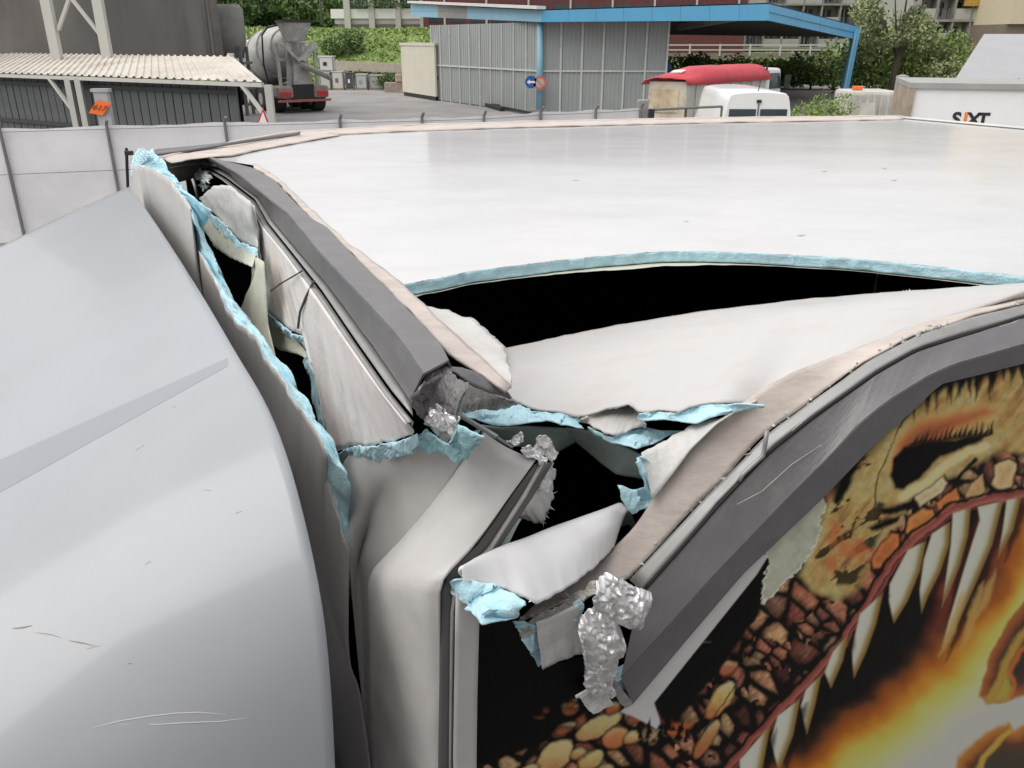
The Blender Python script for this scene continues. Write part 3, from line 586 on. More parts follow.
defl = MB().grid(rows).build('cab_roof_deflector', M_DEF, T, smooth=True, solid=.004)
from mathutils.bvhtree import BVHTree
dm = bpy.data.meshes.new('tmp_surface'); tmpm = MB().grid(rows); dm.from_pydata([tuple(v) for v in tmpm.v], [], tmpm.f)
bm = bmesh.new(); bm.from_mesh(dm); bvh = BVHTree.FromBMesh(bm); bm.free(); bpy.data.meshes.remove(dm)
def ondefl(px, py, lift=.0023):
    d = ray(px, py).normalized(); loc, nn, i_, di = bvh.ray_cast(CAM, d)
    if loc is None: return None
    if nn.dot(d) > 0: nn = -nn
    return loc + nn * lift
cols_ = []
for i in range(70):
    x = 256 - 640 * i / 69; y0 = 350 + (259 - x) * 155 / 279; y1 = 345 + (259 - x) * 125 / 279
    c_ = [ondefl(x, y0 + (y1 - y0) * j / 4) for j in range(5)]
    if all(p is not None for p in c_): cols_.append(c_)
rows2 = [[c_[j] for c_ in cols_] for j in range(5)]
MB().grid(rows2).build('painted_reflection_band', M_BAND, defl, smooth=True)  # dark diagonal reflection on the deflector, painted as a thin grey layer
for pl, r_ in [([(92, 728), (120, 721), (150, 716), (175, 713), (200, 712), (225, 714)], .0006), ([(120, 724), (160, 724), (190, 722), (220, 721), (248, 717)], .0006), ([(14, 629), (24, 628), (33, 626)], .0014), ([(36, 633), (52, 635), (62, 638)], .0007), ([(70, 641), (82, 643), (95, 646)], .0010), ([(88, 649), (100, 646)], .0008),
               ([(136, 452), (145, 446)], .0009), ([(205, 491), (212, 491)], .0009), ([(146, 565), (151, 562)], .001), ([(236, 514), (242, 512)], .001), ([(128, 664), (132, 663)], .0014), ([(174, 408), (176, 407)], .0016)]:
    q = [ondefl(x, y, .0021) for x, y in pl]
    if all(p is not None for p in q): MB().tube([p for p in q], [r_ * (.4 if i in (0, len(q) - 1) else 1) for i in range(len(q))], 6).build('paint_scratch', M_SCRP if len(q) > 4 else M_SCR, defl)
# body of the cab below and the running gear
mb = MB(); mb.hexa([BX(.30, 0, .55) + n1 * .14, BX(2.2, 0, .55) + n1 * .14, BX(2.15, 0, .55) + n1 * 1.9, BX(.35, 0, .55) + n1 * 1.9, BX(.30, 0, 2.1) + n1 * .14, BX(2.2, 0, 2.1) + n1 * .14, BX(2.1, 0, 2.05) + n1 * 1.55, BX(.40, 0, 2.05) + n1 * 1.55])
mb.build('cab_body', M_DEF, T, bevel=.05)
wallbox('chassis', .5, W - .5, -.2, LEN - .2, .6, .94, M_RUB)
for v_ in (-1.1, 2.6):
    for u_ in (.25, W - .25):
        c = BX(u_, 0, .4) + e2 * v_; MB().lathe([(-.13, .2), (-.13, .38), (-.1, .4), (.1, .4), (.13, .38), (.13, .2)], c, e1, 24).build('wheel', M_RUB, T)

# frayed glass fibre along the torn edges, foam crumbs and roof scuffs
for k_, (e_, lo, hi) in enumerate([(gl2, .001, .004), (tl, .001, .005), (ro, .001, .006), (UB, .001, .006), (FE3, .001, .005), (gl, .0008, .003)]):
    fray(e_, T, M_FIB, 200 + k_, lo, hi)
fray(lineS([(551, 490), (552, 499), (543, 522), (534, 522)], [-.15] * 4), T, M_FIB, 230, .003, .012, 700)
fray([onz(x, y, 2.945) for x, y in [(463, 580), (480, 583), (501, 588), (527, 598), (537, 605)]], T, M_FIB, 231, .002, .007, 400)
fray([SW(x, y, .0) for x, y in [(516, 630), (534, 622), (556, 618), (575, 606)]], T, M_FIB, 232, .002, .010, 500)
M_MARK = mat('roof_scuff', (.50, .49, .47), .5, var=.3, vscale=40)
rg = random.Random(9)
for px_, py_, l_, w_ in [(894, 180, 7, .5), (884, 168, 5, .4), (824, 171, 6, .5), (801, 235, 9, .6), (686, 221, 5, .4), (575, 180, 8, .4)]:
    l_ *= .6; w_ *= .7
    p4 = [onz(px_ - l_, py_ + rg.uniform(-.5, .5), ZR + .0012), onz(px_, py_ - w_, ZR + .0012), onz(px_ + l_, py_ + rg.uniform(-.6, .2), ZR + .0012), onz(px_ + l_ * .2, py_ + w_, ZR + .0012)]
    MB().add(p4, [(3, 2, 1, 0)]).build('roof_scuff', M_MARK, T)
# ------------------------------------------------------------------ printed side wall: the print is drawn on a fine grid in the wall's own plane
ART_GAIN = 1.75
U0, U1, Z0, Z1, ST = .028, 1.50, 1.98, 3.13, .0021
nu_, nv_ = int((U1 - U0) / ST), int((Z1 - Z0) / ST)
uu, zz_ = np.meshgrid(np.linspace(U0, U1, nu_), np.linspace(Z0, Z1, nv_))
PP = np.stack([N.x + e2.x * uu, N.y + e2.y * uu, zz_], -1).reshape(-1, 3)
X, Y = project(PP)
def hash2(i, j, k=0):
    h = np.sin(i * 127.1 + j * 311.7 + k * 74.7) * 43758.5453
    return h - np.floor(h)
def vnoise(x, y, k=0):
    i, j = np.floor(x), np.floor(y); f, g_ = x - i, y - j; f = f * f * (3 - 2 * f); g_ = g_ * g_ * (3 - 2 * g_)
    return (hash2(i, j, k) * (1 - f) + hash2(i + 1, j, k) * f) * (1 - g_) + (hash2(i, j + 1, k) * (1 - f) + hash2(i + 1, j + 1, k) * f) * g_
def fbm(x, y, k=0, o=4):
    s, a, t = 0, .5, 0
    for q in range(o): s = s + a * vnoise(x, y, k + q); t += a; x, y, a = x * 2.03, y * 2.03, a * .5
    return s / t
def sdpoly(pts, x, y):                    # signed distance, negative inside
    d = np.full(x.shape, 1e9); inside = np.zeros(x.shape, bool); n = len(pts)
    for i in range(n):
        ax, ay = pts[i]; bx, by = pts[(i + 1) % n]; ex, ey = bx - ax, by - ay
        t = np.clip(((x - ax) * ex + (y - ay) * ey) / (ex * ex + ey * ey + 1e-9), 0, 1)
        d = np.minimum(d, (x - ax - ex * t) ** 2 + (y - ay - ey * t) ** 2)
        c = ((ay > y) != (by > y)) & (x < ex * (y - ay) / (by - ay + 1e-12) + ax); inside ^= c
    return np.where(inside, -1, 1) * np.sqrt(d)
def sdline(pts, x, y):
    d = np.full(x.shape, 1e9)
    for (ax, ay), (bx, by) in zip(pts, pts[1:]):
        ex, ey = bx - ax, by - ay; t = np.clip(((x - ax) * ex + (y - ay) * ey) / (ex * ex + ey * ey + 1e-9), 0, 1)
        d = np.minimum(d, (x - ax - ex * t) ** 2 + (y - ay - ey * t) ** 2)
    return np.sqrt(d)
def lc(*c): return np.array(srgb(*c))
IMG = np.tile(lc(11, 11, 10), (X.size, 1)).astype(float)
nA = fbm(X / 14, Y / 14, 1); nB = fbm(X / 40, Y / 40, 5); nC = fbm(X / 5, Y / 5, 9)
WX, WY = X + (nA - .5) * 6, Y + (fbm(X / 14, Y / 14, 22) - .5) * 6          # hand-drawn wobble
def blend(mask, c): 
    global IMG
    c = np.asarray(c); IMG = IMG * (1 - mask[:, None]) + c * mask[:, None]
def sstep(a, b, x): t = np.clip((x - a) / (b - a), 0, 1); return t * t * (3 - 2 * t)
def fill(pts, c, soft=1.5, wob=True, alpha=1.0):
    x0, x1 = min(p[0] for p in pts) - 12, max(p[0] for p in pts) + 12; y0, y1 = min(p[1] for p in pts) - 12, max(p[1] for p in pts) + 12
    idx = np.where((X > x0) & (X < x1) & (Y > y0) & (Y < y1))[0]
    if not len(idx): return idx, None
    d = sdpoly(pts, (WX if wob else X)[idx], (WY if wob else Y)[idx]); a = (1 - sstep(-soft, soft, d)) * alpha
    cc = c(idx, d) if callable(c) else np.asarray(c)
    IMG[idx] = IMG[idx] * (1 - a[:, None]) + cc * a[:, None]
    return idx, d
def stroke(pts, w, c, soft=1.2, alpha=1.0, wob=True):
    x0, x1 = min(p[0] for p in pts) - 14 - w, max(p[0] for p in pts) + 14 + w; y0, y1 = min(p[1] for p in pts) - 14 - w, max(p[1] for p in pts) + 14 + w
    idx = np.where((X > x0) & (X < x1) & (Y > y0) & (Y < y1))[0]
    if not len(idx): return
    d = sdline(pts, (WX if wob else X)[idx], (WY if wob else Y)[idx]); a = (1 - sstep(w - soft, w + soft, d)) * alpha
    IMG[idx] = IMG[idx] * (1 - a[:, None]) + np.asarray(c) * a[:, None]
def ramp(t, stops):
    t = np.clip(t, 0, 1); out = np.zeros(t.shape + (3,))
    for k in range(3): out[..., k] = np.interp(t, [s[0] for s in stops], [lc(*s[1])[k] for s in stops])
    return out
BLK = lc(12, 11, 10)
# fire: black to red-brown to orange to yellow-green to pale
fl = [(700, 800), (800, 752), (870, 702), (930, 655), (965, 615), (990, 570), (1012, 520), (1060, 440)]
d = sdpoly(fl + [(1500, 440), (1500, 1100), (700, 1100)], X + (nB - .5) * 34, Y + (fbm(X / 40, Y / 40, 31) - .5) * 24)
t = np.clip((-d + 14) / 95, 0, 1)
blend(sstep(-20, 4, -d), ramp(t, [(0, (16, 12, 10)), (.12, (62, 38, 26)), (.30, (150, 84, 36)), (.42, (178, 126, 50)), (.55, (176, 168, 82)), (.72, (176, 178, 122)), (.9, (176, 176, 156)), (1, (172, 172, 164))]))
# skin of the head with cells
skin = [(440, 800), (470, 770), (520, 752), (545, 742), (570, 716), (600, 706), (640, 716), (690, 700), (712, 660), (740, 628), (757, 604), (790, 560), (822, 500), (850, 440), (890, 402), (940, 378), (1000, 362), (1100, 345), (1400, 320), (1400, 470), (1060, 488), (1024, 494), (985, 500), (955, 508), (930, 526), (905, 548), (884, 572), (866, 606), (842, 640), (806, 684), (776, 714), (740, 752), (722, 790)]
dsk = sdpoly(skin, WX, WY)
ca_, sa_ = math.cos(R(-42)), math.sin(R(-42))
def cells(scale, asp, k):
    x = ((X + (nA - .5) * 9) * ca_ - (Y + (nB - .5) * 9) * sa_) / (scale * asp); y = ((X + (nA - .5) * 9) * sa_ + (Y + (nA - .5) * 7) * ca_) / scale
    i0, j0 = np.floor(x), np.floor(y); f1 = np.full(X.shape, 9.); f2 = np.full(X.shape, 9.); cid = np.zeros(X.shape); gv = np.zeros(X.shape)
    for di in (-1, 0, 1):
        for dj in (-1, 0, 1):
            i, j = i0 + di, j0 + dj; cx = i + .15 + .7 * hash2(i, j, k); cy = j + .15 + .7 * hash2(i, j, k + 1)
            dd = np.hypot(x - cx, y - cy); h = hash2(i, j, k + 2)
            cid = np.where(dd < f1, h, cid); gv = np.where(dd < f1, (y - cy) * .8 - (x - cx) * .3, gv); f2 = np.where(dd < f1, f1, np.minimum(f2, dd)); f1 = np.minimum(f1, dd)
    return f1, f2, cid, gv
fa1, fa2, ida, gva = cells(20, 1.45, 3); fb1, fb2, idb, gvb = cells(11, 1.7, 13)
pick = fbm(X / 26, Y / 26, 91) > .63
f1, f2, cid, gv = [np.where(pick, q, p_) for p_, q in zip((fa1, fa2, ida, gva), (fb1, fb2, idb, gvb))]
edge = f2 - f1
cc = ramp(cid, [(0, (84, 48, 40)), (.2, (150, 84, 56)), (.4, (172, 108, 68)), (.55, (170, 136, 88)), (.7, (150, 74, 52)), (.85, (110, 66, 52)), (1, (180, 146, 98))])
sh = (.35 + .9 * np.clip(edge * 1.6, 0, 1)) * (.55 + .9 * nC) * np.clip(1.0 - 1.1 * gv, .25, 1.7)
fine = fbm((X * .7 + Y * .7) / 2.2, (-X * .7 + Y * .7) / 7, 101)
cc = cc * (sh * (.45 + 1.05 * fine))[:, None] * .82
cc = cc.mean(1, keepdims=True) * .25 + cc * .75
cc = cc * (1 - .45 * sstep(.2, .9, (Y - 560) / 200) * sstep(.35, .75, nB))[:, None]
m = 1 - sstep(-2, 2, dsk)
mcell = m * sstep(.06, .34, edge + (nC - .5) * .16 - .10 * sstep(620, 720, Y))
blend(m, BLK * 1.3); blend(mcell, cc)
# brow and cheek: smoother tan painted streaks
brow = [(820, 520), (842, 470), (862, 432), (900, 402), (960, 380), (1024, 364), (1400, 330), (1400, 455), (1040, 455), (1000, 452), (960, 470), (930, 490), (908, 505), (890, 540), (862, 585), (838, 600), (812, 590), (800, 575)]
db = sdpoly(brow, WX, WY)
st1 = fbm((X * .8 + Y * .6) / 6, (-X * .6 + Y * .8) / 30, 41); st2 = fbm((X * .8 - Y * .6) / 22, (X * .6 + Y * .8) / 9, 44)
bc = ramp(st1 * .6 + nB * .5 - .03, [(0, (60, 44, 32)), (.25, (142, 106, 70)), (.45, (176, 146, 92)), (.62, (182, 168, 112)), (.8, (178, 174, 128)), (1, (190, 182, 140))])
blend((1 - sstep(-5, 5, db)), bc * (.62 + .4 * nC)[:, None] * np.array([1, .97, 1.0]))
spots = sstep(.54, .60, st2) * (1 - sstep(-8, 0, sdpoly([(800, 590), (830, 500), (856, 440), (882, 470), (890, 520), (860, 590)], WX, WY)))
blend(spots * .9, BLK * 1.4)
redsp = sstep(.55, .72, fbm(X / 16, Y / 22, 61)) * (1 - sstep(-8, 4, sdpoly([(815, 560), (850, 450), (890, 480), (885, 560), (850, 600)], WX, WY)))
blend(redsp * .7, lc(170, 96, 62))
# dark hair-like strokes along the top
for i in range(60):
    x = 905 + i * 9 + random.uniform(-5, 5); y = 388 - (x - 905) * .20 + random.uniform(-6, 4); l_ = random.uniform(10, 34)
    fill([(x - 5, y - 14), (x + 6, y - 15), (x + random.uniform(-2, 6), y + l_)], BLK * 1.2, 2.0)
stroke([(836, 500), (850, 458), (872, 425), (905, 402), (945, 383)], 4, BLK * 1.2, 3)
fill([(838, 492), (846, 470), (858, 452), (862, 458), (850, 486), (840, 500)], BLK * 1.2, 3)
stroke([(872, 520), (880, 470), (898, 430), (915, 402)], .8, lc(70, 56, 40), .8)
stroke([(838, 486), (855, 455), (885, 424), (916, 400), (939, 380), (980, 370), (1024, 358), (1100, 344)], 9, BLK, 7, alpha=.85)
for i in range(46):
    x = 930 + i * 7 + random.uniform(-4, 4); y = 384 - (x - 930) * .24 + random.uniform(-4, 8); fill([(x - 4, y - 8), (x + 5, y - 9), (x + random.uniform(-8, 2), y + random.uniform(6, 30))], BLK, 2.2, alpha=.9)
# eye hollow
eye_h = [(888, 468), (893, 440), (915, 420), (950, 410), (985, 404), (1005, 408), (990, 420), (960, 432), (935, 450), (915, 480), (900, 490)]
fill(eye_h, lambda i, d_: ramp(np.clip(-d_ / 16, 0, 1), [(0, (176, 146, 92)), (.5, (166, 96, 62)), (1, (120, 62, 46))]), 7, alpha=.9)
fill([(891, 476), (893, 458), (905, 446), (918, 444), (930, 440), (955, 440), (978, 434), (990, 428), (982, 440), (958, 450), (942, 456), (930, 466), (918, 480), (904, 490), (895, 489)], BLK * .9, 2.5)
for i in range(16):
    x = 914 + i * 5.0; y = 442 - i * .7; fill([(x - 3, y + 4), (x + 3, y + 3), (x + 4, y - random.uniform(5, 12))], lc(34, 22, 18), 1.5)
stroke([(903, 497), (925, 484), (945, 466), (968, 452), (985, 446)], 4.5, lc(186, 176, 134), 2.5)
stroke([(908, 508), (930, 494), (958, 478), (975, 460)], 2.2, BLK * 1.3, 1.5)
fill([(880, 508), (895, 505), (908, 500), (922, 494), (934, 486), (930, 494), (914, 506), (896, 512), (884, 516)], BLK, 2.5)
fill([(868, 528), (880, 522), (892, 516), (902, 512), (896, 522), (882, 528), (872, 532)], BLK, 2.5)
# big plates of the lip, each with a dark rim
plates = [([(905, 535), (908, 516), (922, 506), (936, 508), (938, 524), (926, 536), (910, 542)], (180, 122, 74)), ([(936, 506), (945, 494), (958, 486), (962, 498), (955, 512), (940, 518)], (178, 112, 72)),
          ([(966, 494), (972, 482), (984, 472), (986, 490), (976, 500), (966, 504)], (176, 146, 106)), ([(990, 486), (994, 464), (1008, 458), (1018, 464), (1012, 488), (998, 494)], (188, 166, 124)),
          ([(1020, 488), (1024, 466), (1040, 460), (1054, 464), (1050, 488), (1030, 496)], (186, 168, 122)), ([(868, 562), (878, 546), (892, 530), (902, 532), (900, 552), (884, 568), (872, 572)], (172, 106, 66)),
          ([(912, 498), (926, 488), (944, 476), (950, 482), (938, 496), (918, 510)], (186, 172, 138)), ([(1058, 486), (1062, 460), (1090, 452), (1100, 476), (1080, 490)], (180, 150, 104))]
for pl, c in plates:
    fill(pl, BLK * 1.2, 2); cx, cy = np.mean(np.array(pl), 0)
    inn = [(cx + (x - cx) * .84, cy + (y - cy) * .84) for x, y in pl]
    fill(inn, lambda i, d_, c=c: (np.array(lc(*c)) * (.80 + .4 * nC[i])[:, None]) * (1.12 - .28 * np.clip(-d_ / 9, 0, 1))[:, None] * np.array([1, 1 - .1, 1 - .16]) ** np.clip(-d_ / 9, 0, 1)[:, None], 1.8)
# gums
gum = [(722, 778), (742, 752), (776, 716), (808, 684), (842, 642), (868, 604), (886, 572), (908, 546), (932, 526), (956, 509), (985, 501), (1024, 494), (1100, 480)]
stroke(gum, 4.6, lc(124, 68, 60), 3); stroke([(x + 1, y + 2) for x, y in gum], 2.2, lc(160, 96, 88), 2.2, alpha=.8); stroke([(x, y + 4.5) for x, y in gum], 1.0, lc(70, 34, 30), 1.4); stroke([(x - 3, y - 6) for x, y in gum], 1.6, BLK, 1.6)
fill([(905, 570), (985, 520), (1010, 520), (1000, 560), (960, 600), (930, 640), (940, 600)], lc(140, 66, 52), 14, alpha=.55)
# fangs: pale, yellow on the shaded edge
teeth = [[(908, 550), (926, 541), (920, 570), (908, 600), (894, 623), (889, 600), (890, 584)], [(932, 534), (950, 522), (949, 545), (940, 572), (928, 596), (921.5, 613), (920, 590), (924, 560)],
         [(953, 513), (970.5, 508), (968, 535), (960, 565), (950, 590), (941.7, 608), (946, 580), (951, 545)], [(978, 507), (1003, 501), (992, 545), (975, 585), (955, 630), (939, 660), (950, 618), (964, 570), (974, 538), (980, 520)],
         [(1007, 500), (1021, 497.5), (1013, 530), (997.5, 560), (1003, 530)], [(860, 614), (883, 593), (876, 624), (866, 652), (854, 678), (852, 650)], [(833, 652), (848, 635), (843, 660), (831, 688), (825, 672)],
         [(806, 690), (821, 675), (815, 705), (807, 734), (801, 706)], [(778, 716), (800, 699), (793, 735), (779, 772), (771, 740)], [(740, 760), (770, 726), (762, 770), (740, 800)], [(1030, 497), (1060, 490), (1048, 560), (1022, 640), (1030, 560)]]
for pl in teeth:
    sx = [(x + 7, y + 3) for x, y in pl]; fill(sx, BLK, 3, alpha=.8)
    x0 = np.array(pl)
    def tc_(i, d_, x0=x0):
        t = np.clip((X[i] + (Y[i] - x0[0][1]) * .28 - x0[:, 0].min()) / 26, 0, 1)
        return ramp(t, [(0, (176, 176, 160)), (.5, (172, 170, 146)), (.75, (168, 152, 98)), (1, (120, 92, 52))])
    idx, d_ = fill(pl, lc(128, 104, 58), 1.3, wob=False)
    d2 = sdpoly([(x - 4.5, y - 1) for x, y in pl], X[idx], Y[idx]); a_ = (1 - sstep(-1.3, 1.3, d_)) * (1 - sstep(-3.5, 3.5, d2))
    IMG[idx] = IMG[idx] * (1 - a_[:, None]) + ramp(np.clip(.5 + d2 / 14, 0, 1), [(0, (182, 182, 172)), (.6, (172, 170, 146)), (1, (160, 146, 98))]) * a_[:, None]
for pl in [[(939, 658), (948, 625), (962, 590), (965, 600), (952, 640)], [(960, 650), (970, 610), (984, 580), (985, 590), (972, 636)], [(975, 620), (990, 580), (996, 570), (992, 600)]]:
    fill(pl, lc(176, 146, 84), 3, alpha=.7)
# dark tongues of flame at the right with orange rims
tong = [(979, 696), (982, 678), (993, 648), (1007, 624), (1022, 604), (1060, 560), (1400, 500), (1400, 640), (1060, 690), (1024, 696), (1006, 703), (988, 703)]
fill(tong, lambda i, d_: ramp(np.clip(-d_ / 24, 0, 1), [(0, (150, 96, 50)), (.25, (132, 72, 42)), (.5, (66, 46, 38)), (1, (48, 40, 36))]), 2)
stroke([(988, 700), (998, 684), (1008, 660), (1018, 640), (1034, 622)], 4, lc(160, 128, 62), 3); stroke([(1010, 700), (1016, 684), (1010, 672), (1020, 650), (1030, 642)], 2.4, lc(166, 90, 48), 2); fill([(990, 702), (1000, 686), (1008, 668), (1012, 690), (1008, 702)], lc(158, 140, 66), 4)
lowt = [(948, 800), (957, 756), (980, 736), (1008, 721), (1014, 730), (1060, 700), (1200, 700), (1200, 800)]
fill(lowt, lambda i, d_: ramp(np.clip(-d_ / 26, 0, 1), [(0, (168, 120, 58)), (.3, (150, 92, 46)), (.6, (84, 52, 36)), (1, (60, 52, 40))]), 3); stroke([(966, 790), (985, 756), (1010, 730)], 3, lc(170, 140, 66), 2)
# loose pebble scales low on the left
def oval(cx, cy, rx, ry, rot, c, k=16):
    a = R(rot); pts = [(cx + rx * math.cos(q) * math.cos(a) - ry * math.sin(q) * math.sin(a), cy + rx * math.cos(q) * math.sin(a) + ry * math.sin(q) * math.cos(a)) for q in np.linspace(0, 2 * math.pi, k, endpoint=False)]
    fill([(cx + (x - cx) * 1.18, cy + (y - cy) * 1.25) for x, y in pts], BLK, 2)
    fill(pts, lambda i, d_: ramp(np.clip(((Y[i] - cy) / (ry + rx * .4) + 1) / 2 + (nC[i] - .5) * .3, 0, 1), [(0, (178, 168, 128)), (.45, tuple(c)), (1, (150, 84, 56))]), 2)
for a in [(598, 727, 25, 10, -30, (172, 158, 110)), (616, 738, 14, 9, -20, (170, 112, 76)), (633, 738, 10, 5.5, -28, (168, 148, 96)), (555, 757, 22, 13, -42, (170, 150, 104)), (579, 755, 8, 5, -30, (158, 130, 88)), (590, 761, 14, 8, -38, (166, 148, 96)), (604, 770, 9, 5, -20, (150, 118, 84)), (529, 771, 10, 5, -20, (160, 132, 90)), (720, 700, 22, 9, -58, (176, 150, 92)), (706, 740, 6, 22, 32, (150, 104, 66)), (612, 708, 8, 5, -30, (150, 92, 60)), (634, 718, 7, 5, 0, (126, 66, 58)), (728, 668, 9, 7, -40, (150, 96, 70))]:
    oval(*a)
for a in [(540, 716, 5, 1.6, 0), (546, 710, 3, 1.5, 10), (570, 708, 9, 5, -20), (566, 728, 11, 4, -30), (572, 702, 6, 2, -40)]:
    oval(*a, (84, 60, 46))
fill([(470, 760), (470, 620), (540, 690), (560, 700), (548, 735), (520, 750)], lc(9, 9, 9), 16, alpha=.6)
stroke([(744, 672), (728, 695), (700, 738)], .7, lc(60, 58, 54), .8); stroke([(700, 645), (712, 641), (722, 643)], .6, lc(80, 78, 72), .8)
# black band below the trim, white uncovered strip and the peeled patch
fill([(655, 703), (760, 590), (766, 572), (772, 590), (742, 640), (716, 676), (690, 704), (666, 726)], lc(13, 13, 13), 2.5)
fill([(664, 735), (672, 724), (694, 722), (680, 738)], lc(150, 84, 50), 3)
WHT = lc(172, 172, 172)
strip = [(620, 712), (634, 700), (760, 552), (768, 556), (757, 574), (654, 703), (665, 736), (655, 728), (644, 722), (632, 716)]
fill(strip, lambda i, d_: WHT * (.95 + .1 * nB[i])[:, None], .9, wob=False)
rag = [(760, 604), (764, 580), (768, 560), (766, 548), (792, 520), (822, 496), (826, 506), (820, 520), (822, 532), (806, 560), (796, 572), (784, 584), (772, 596)]
dr = sdpoly(rag, X + (fbm(X / 4, Y / 4, 71) - .5) * 8, Y + (fbm(X / 4, Y / 4, 75) - .5) * 8)
blend((1 - sstep(-1, 1, dr)), ramp(nA * .6 + nC * .4, [(0, (128, 130, 112)), (.5, (160, 162, 146)), (1, (182, 182, 170))]))
blend((1 - sstep(0, 1.4, np.abs(dr + .6))), lc(196, 192, 180))
for i in range(26):
    x, y = random.uniform(640, 690), random.uniform(728, 745); fill([(x - 3, y), (x + 3, y), (x + random.uniform(-3, 3), y - random.uniform(4, 12))], BLK, 1.2)
gray = IMG.mean(1, keepdims=True); IMG = gray + (IMG - gray) * 1.05
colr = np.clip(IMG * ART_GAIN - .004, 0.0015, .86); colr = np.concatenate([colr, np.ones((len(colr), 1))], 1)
# outline of the wall's torn upper edge
bx_ = [300, 470, 500, 514, 526, 539, 560, 580, 600, 616, 632, 743, 870, 939, 980, 1024, 1500]
by_ = [640, 623, 620, 620, 645, 668, 662, 655, 668, 684, 694, 562, 437, 376, 366, 355, 300]
keep = (Y > np.interp(X, bx_, by_) + (fbm(X / 7, Y / 7, 81) - .5) * 6 * (X < 640)).reshape(nv_, nu_)
kf = keep[:-1, :-1] & keep[1:, :-1] & keep[:-1, 1:] & keep[1:, 1:]
jj, ii = np.where(kf); base = jj * nu_ + ii
quads = np.stack([base, base + 1, base + 1 + nu_, base + nu_], 1)
used = np.zeros(nv_ * nu_, bool); used[quads.ravel()] = True; remap = np.cumsum(used) - 1
me = bpy.data.meshes.new('side_wall'); V_ = PP[used]; Q_ = remap[quads]
me.vertices.add(len(V_)); me.vertices.foreach_set('co', V_.astype(np.float32).ravel())
me.loops.add(Q_.size); me.loops.foreach_set('vertex_index', Q_.astype(np.int32).ravel())
me.polygons.add(len(Q_)); me.polygons.foreach_set('loop_start', np.arange(0, Q_.size, 4, dtype=np.int32))
me.update(calc_edges=True)
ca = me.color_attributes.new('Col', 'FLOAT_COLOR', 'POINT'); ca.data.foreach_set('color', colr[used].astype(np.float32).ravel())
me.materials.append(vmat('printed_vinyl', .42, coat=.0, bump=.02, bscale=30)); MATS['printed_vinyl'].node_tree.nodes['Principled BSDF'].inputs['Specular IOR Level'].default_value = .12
sw = bpy.data.objects.new('side_wall', me); col.objects.link(sw); attach(sw, T)
M_VIN = mat('dark_vinyl', (.02, .018, .016), .35, var=.4, vscale=5, dirt=(.16, .09, .05), dirt_amt=.7, dscale=6)
def swall(name, u0, u1, z0, z1, m):
    mb = MB(); mb.hexa([BX(0, u0, z0) - n2 * .03, BX(0, u1, z0) - n2 * .03, BX(0, u1, z0), BX(0, u0, z0), BX(0, u0, z1) - n2 * .03, BX(0, u1, z1) - n2 * .03, BX(0, u1, z1), BX(0, u0, z1)])
    return mb.build(name, m, T)
swall('side_wall', U0, LEN - .01, .95, Z0 - .002, M_VIN)
swall('side_wall', U1 + .001, LEN - .01, Z0, 3.10, M_VIN)
mb = MB(); mb.hexa([BX(0, U0, Z0) - n2 * .026, BX(0, U1, Z0) - n2 * .026, BX(0, U1, Z0) - n2 * .004, BX(0, U0, Z0) - n2 * .004, BX(0, U0 + .004, 2.62) - n2 * .026, BX(0, U1, 3.05) - n2 * .026, BX(0, U1, 3.05) - n2 * .004, BX(0, U0 + .004, 2.62) - n2 * .004])
mb.build('side_wall_core', M_FOAM, T)
# ================================================================== the yard behind
M_CONC = mat('grey_concrete', (.30, .29, .27), .85, var=.15, vscale=1.2, bump=.2, bscale=8, dirt=(.17, .155, .14), dirt_amt=.6, dscale=.8)
M_STEEL = mat('pale_painted_steel', (.50, .50, .46), .55, var=.1, vscale=3, dirt=(.3, .26, .2), dirt_amt=.4, dscale=3)
M_GALV = mat('galvanised_post', (.20, .20, .20), .5, metal=.4, var=.1)
M_BLACK = mat('flat_black', (.02, .02, .02), .6)
M_TYRE = mat('tyre_rubber', (.025, .025, .027), .8, var=.3, vscale=8)
M_GLASS = mat('dark_window_glass', (.04, .055, .065), .08, spec=.6)
M_WHITE = mat('white_paint', (.78, .78, .76), .35, var=.04, vscale=2, dirt=(.5, .46, .4), dirt_amt=.3, dscale=2)
M_ORANGE = mat('orange_sign', (.85, .17, .03), .5)
M_RED = mat('red_sign_paint', (.55, .03, .03), .5)

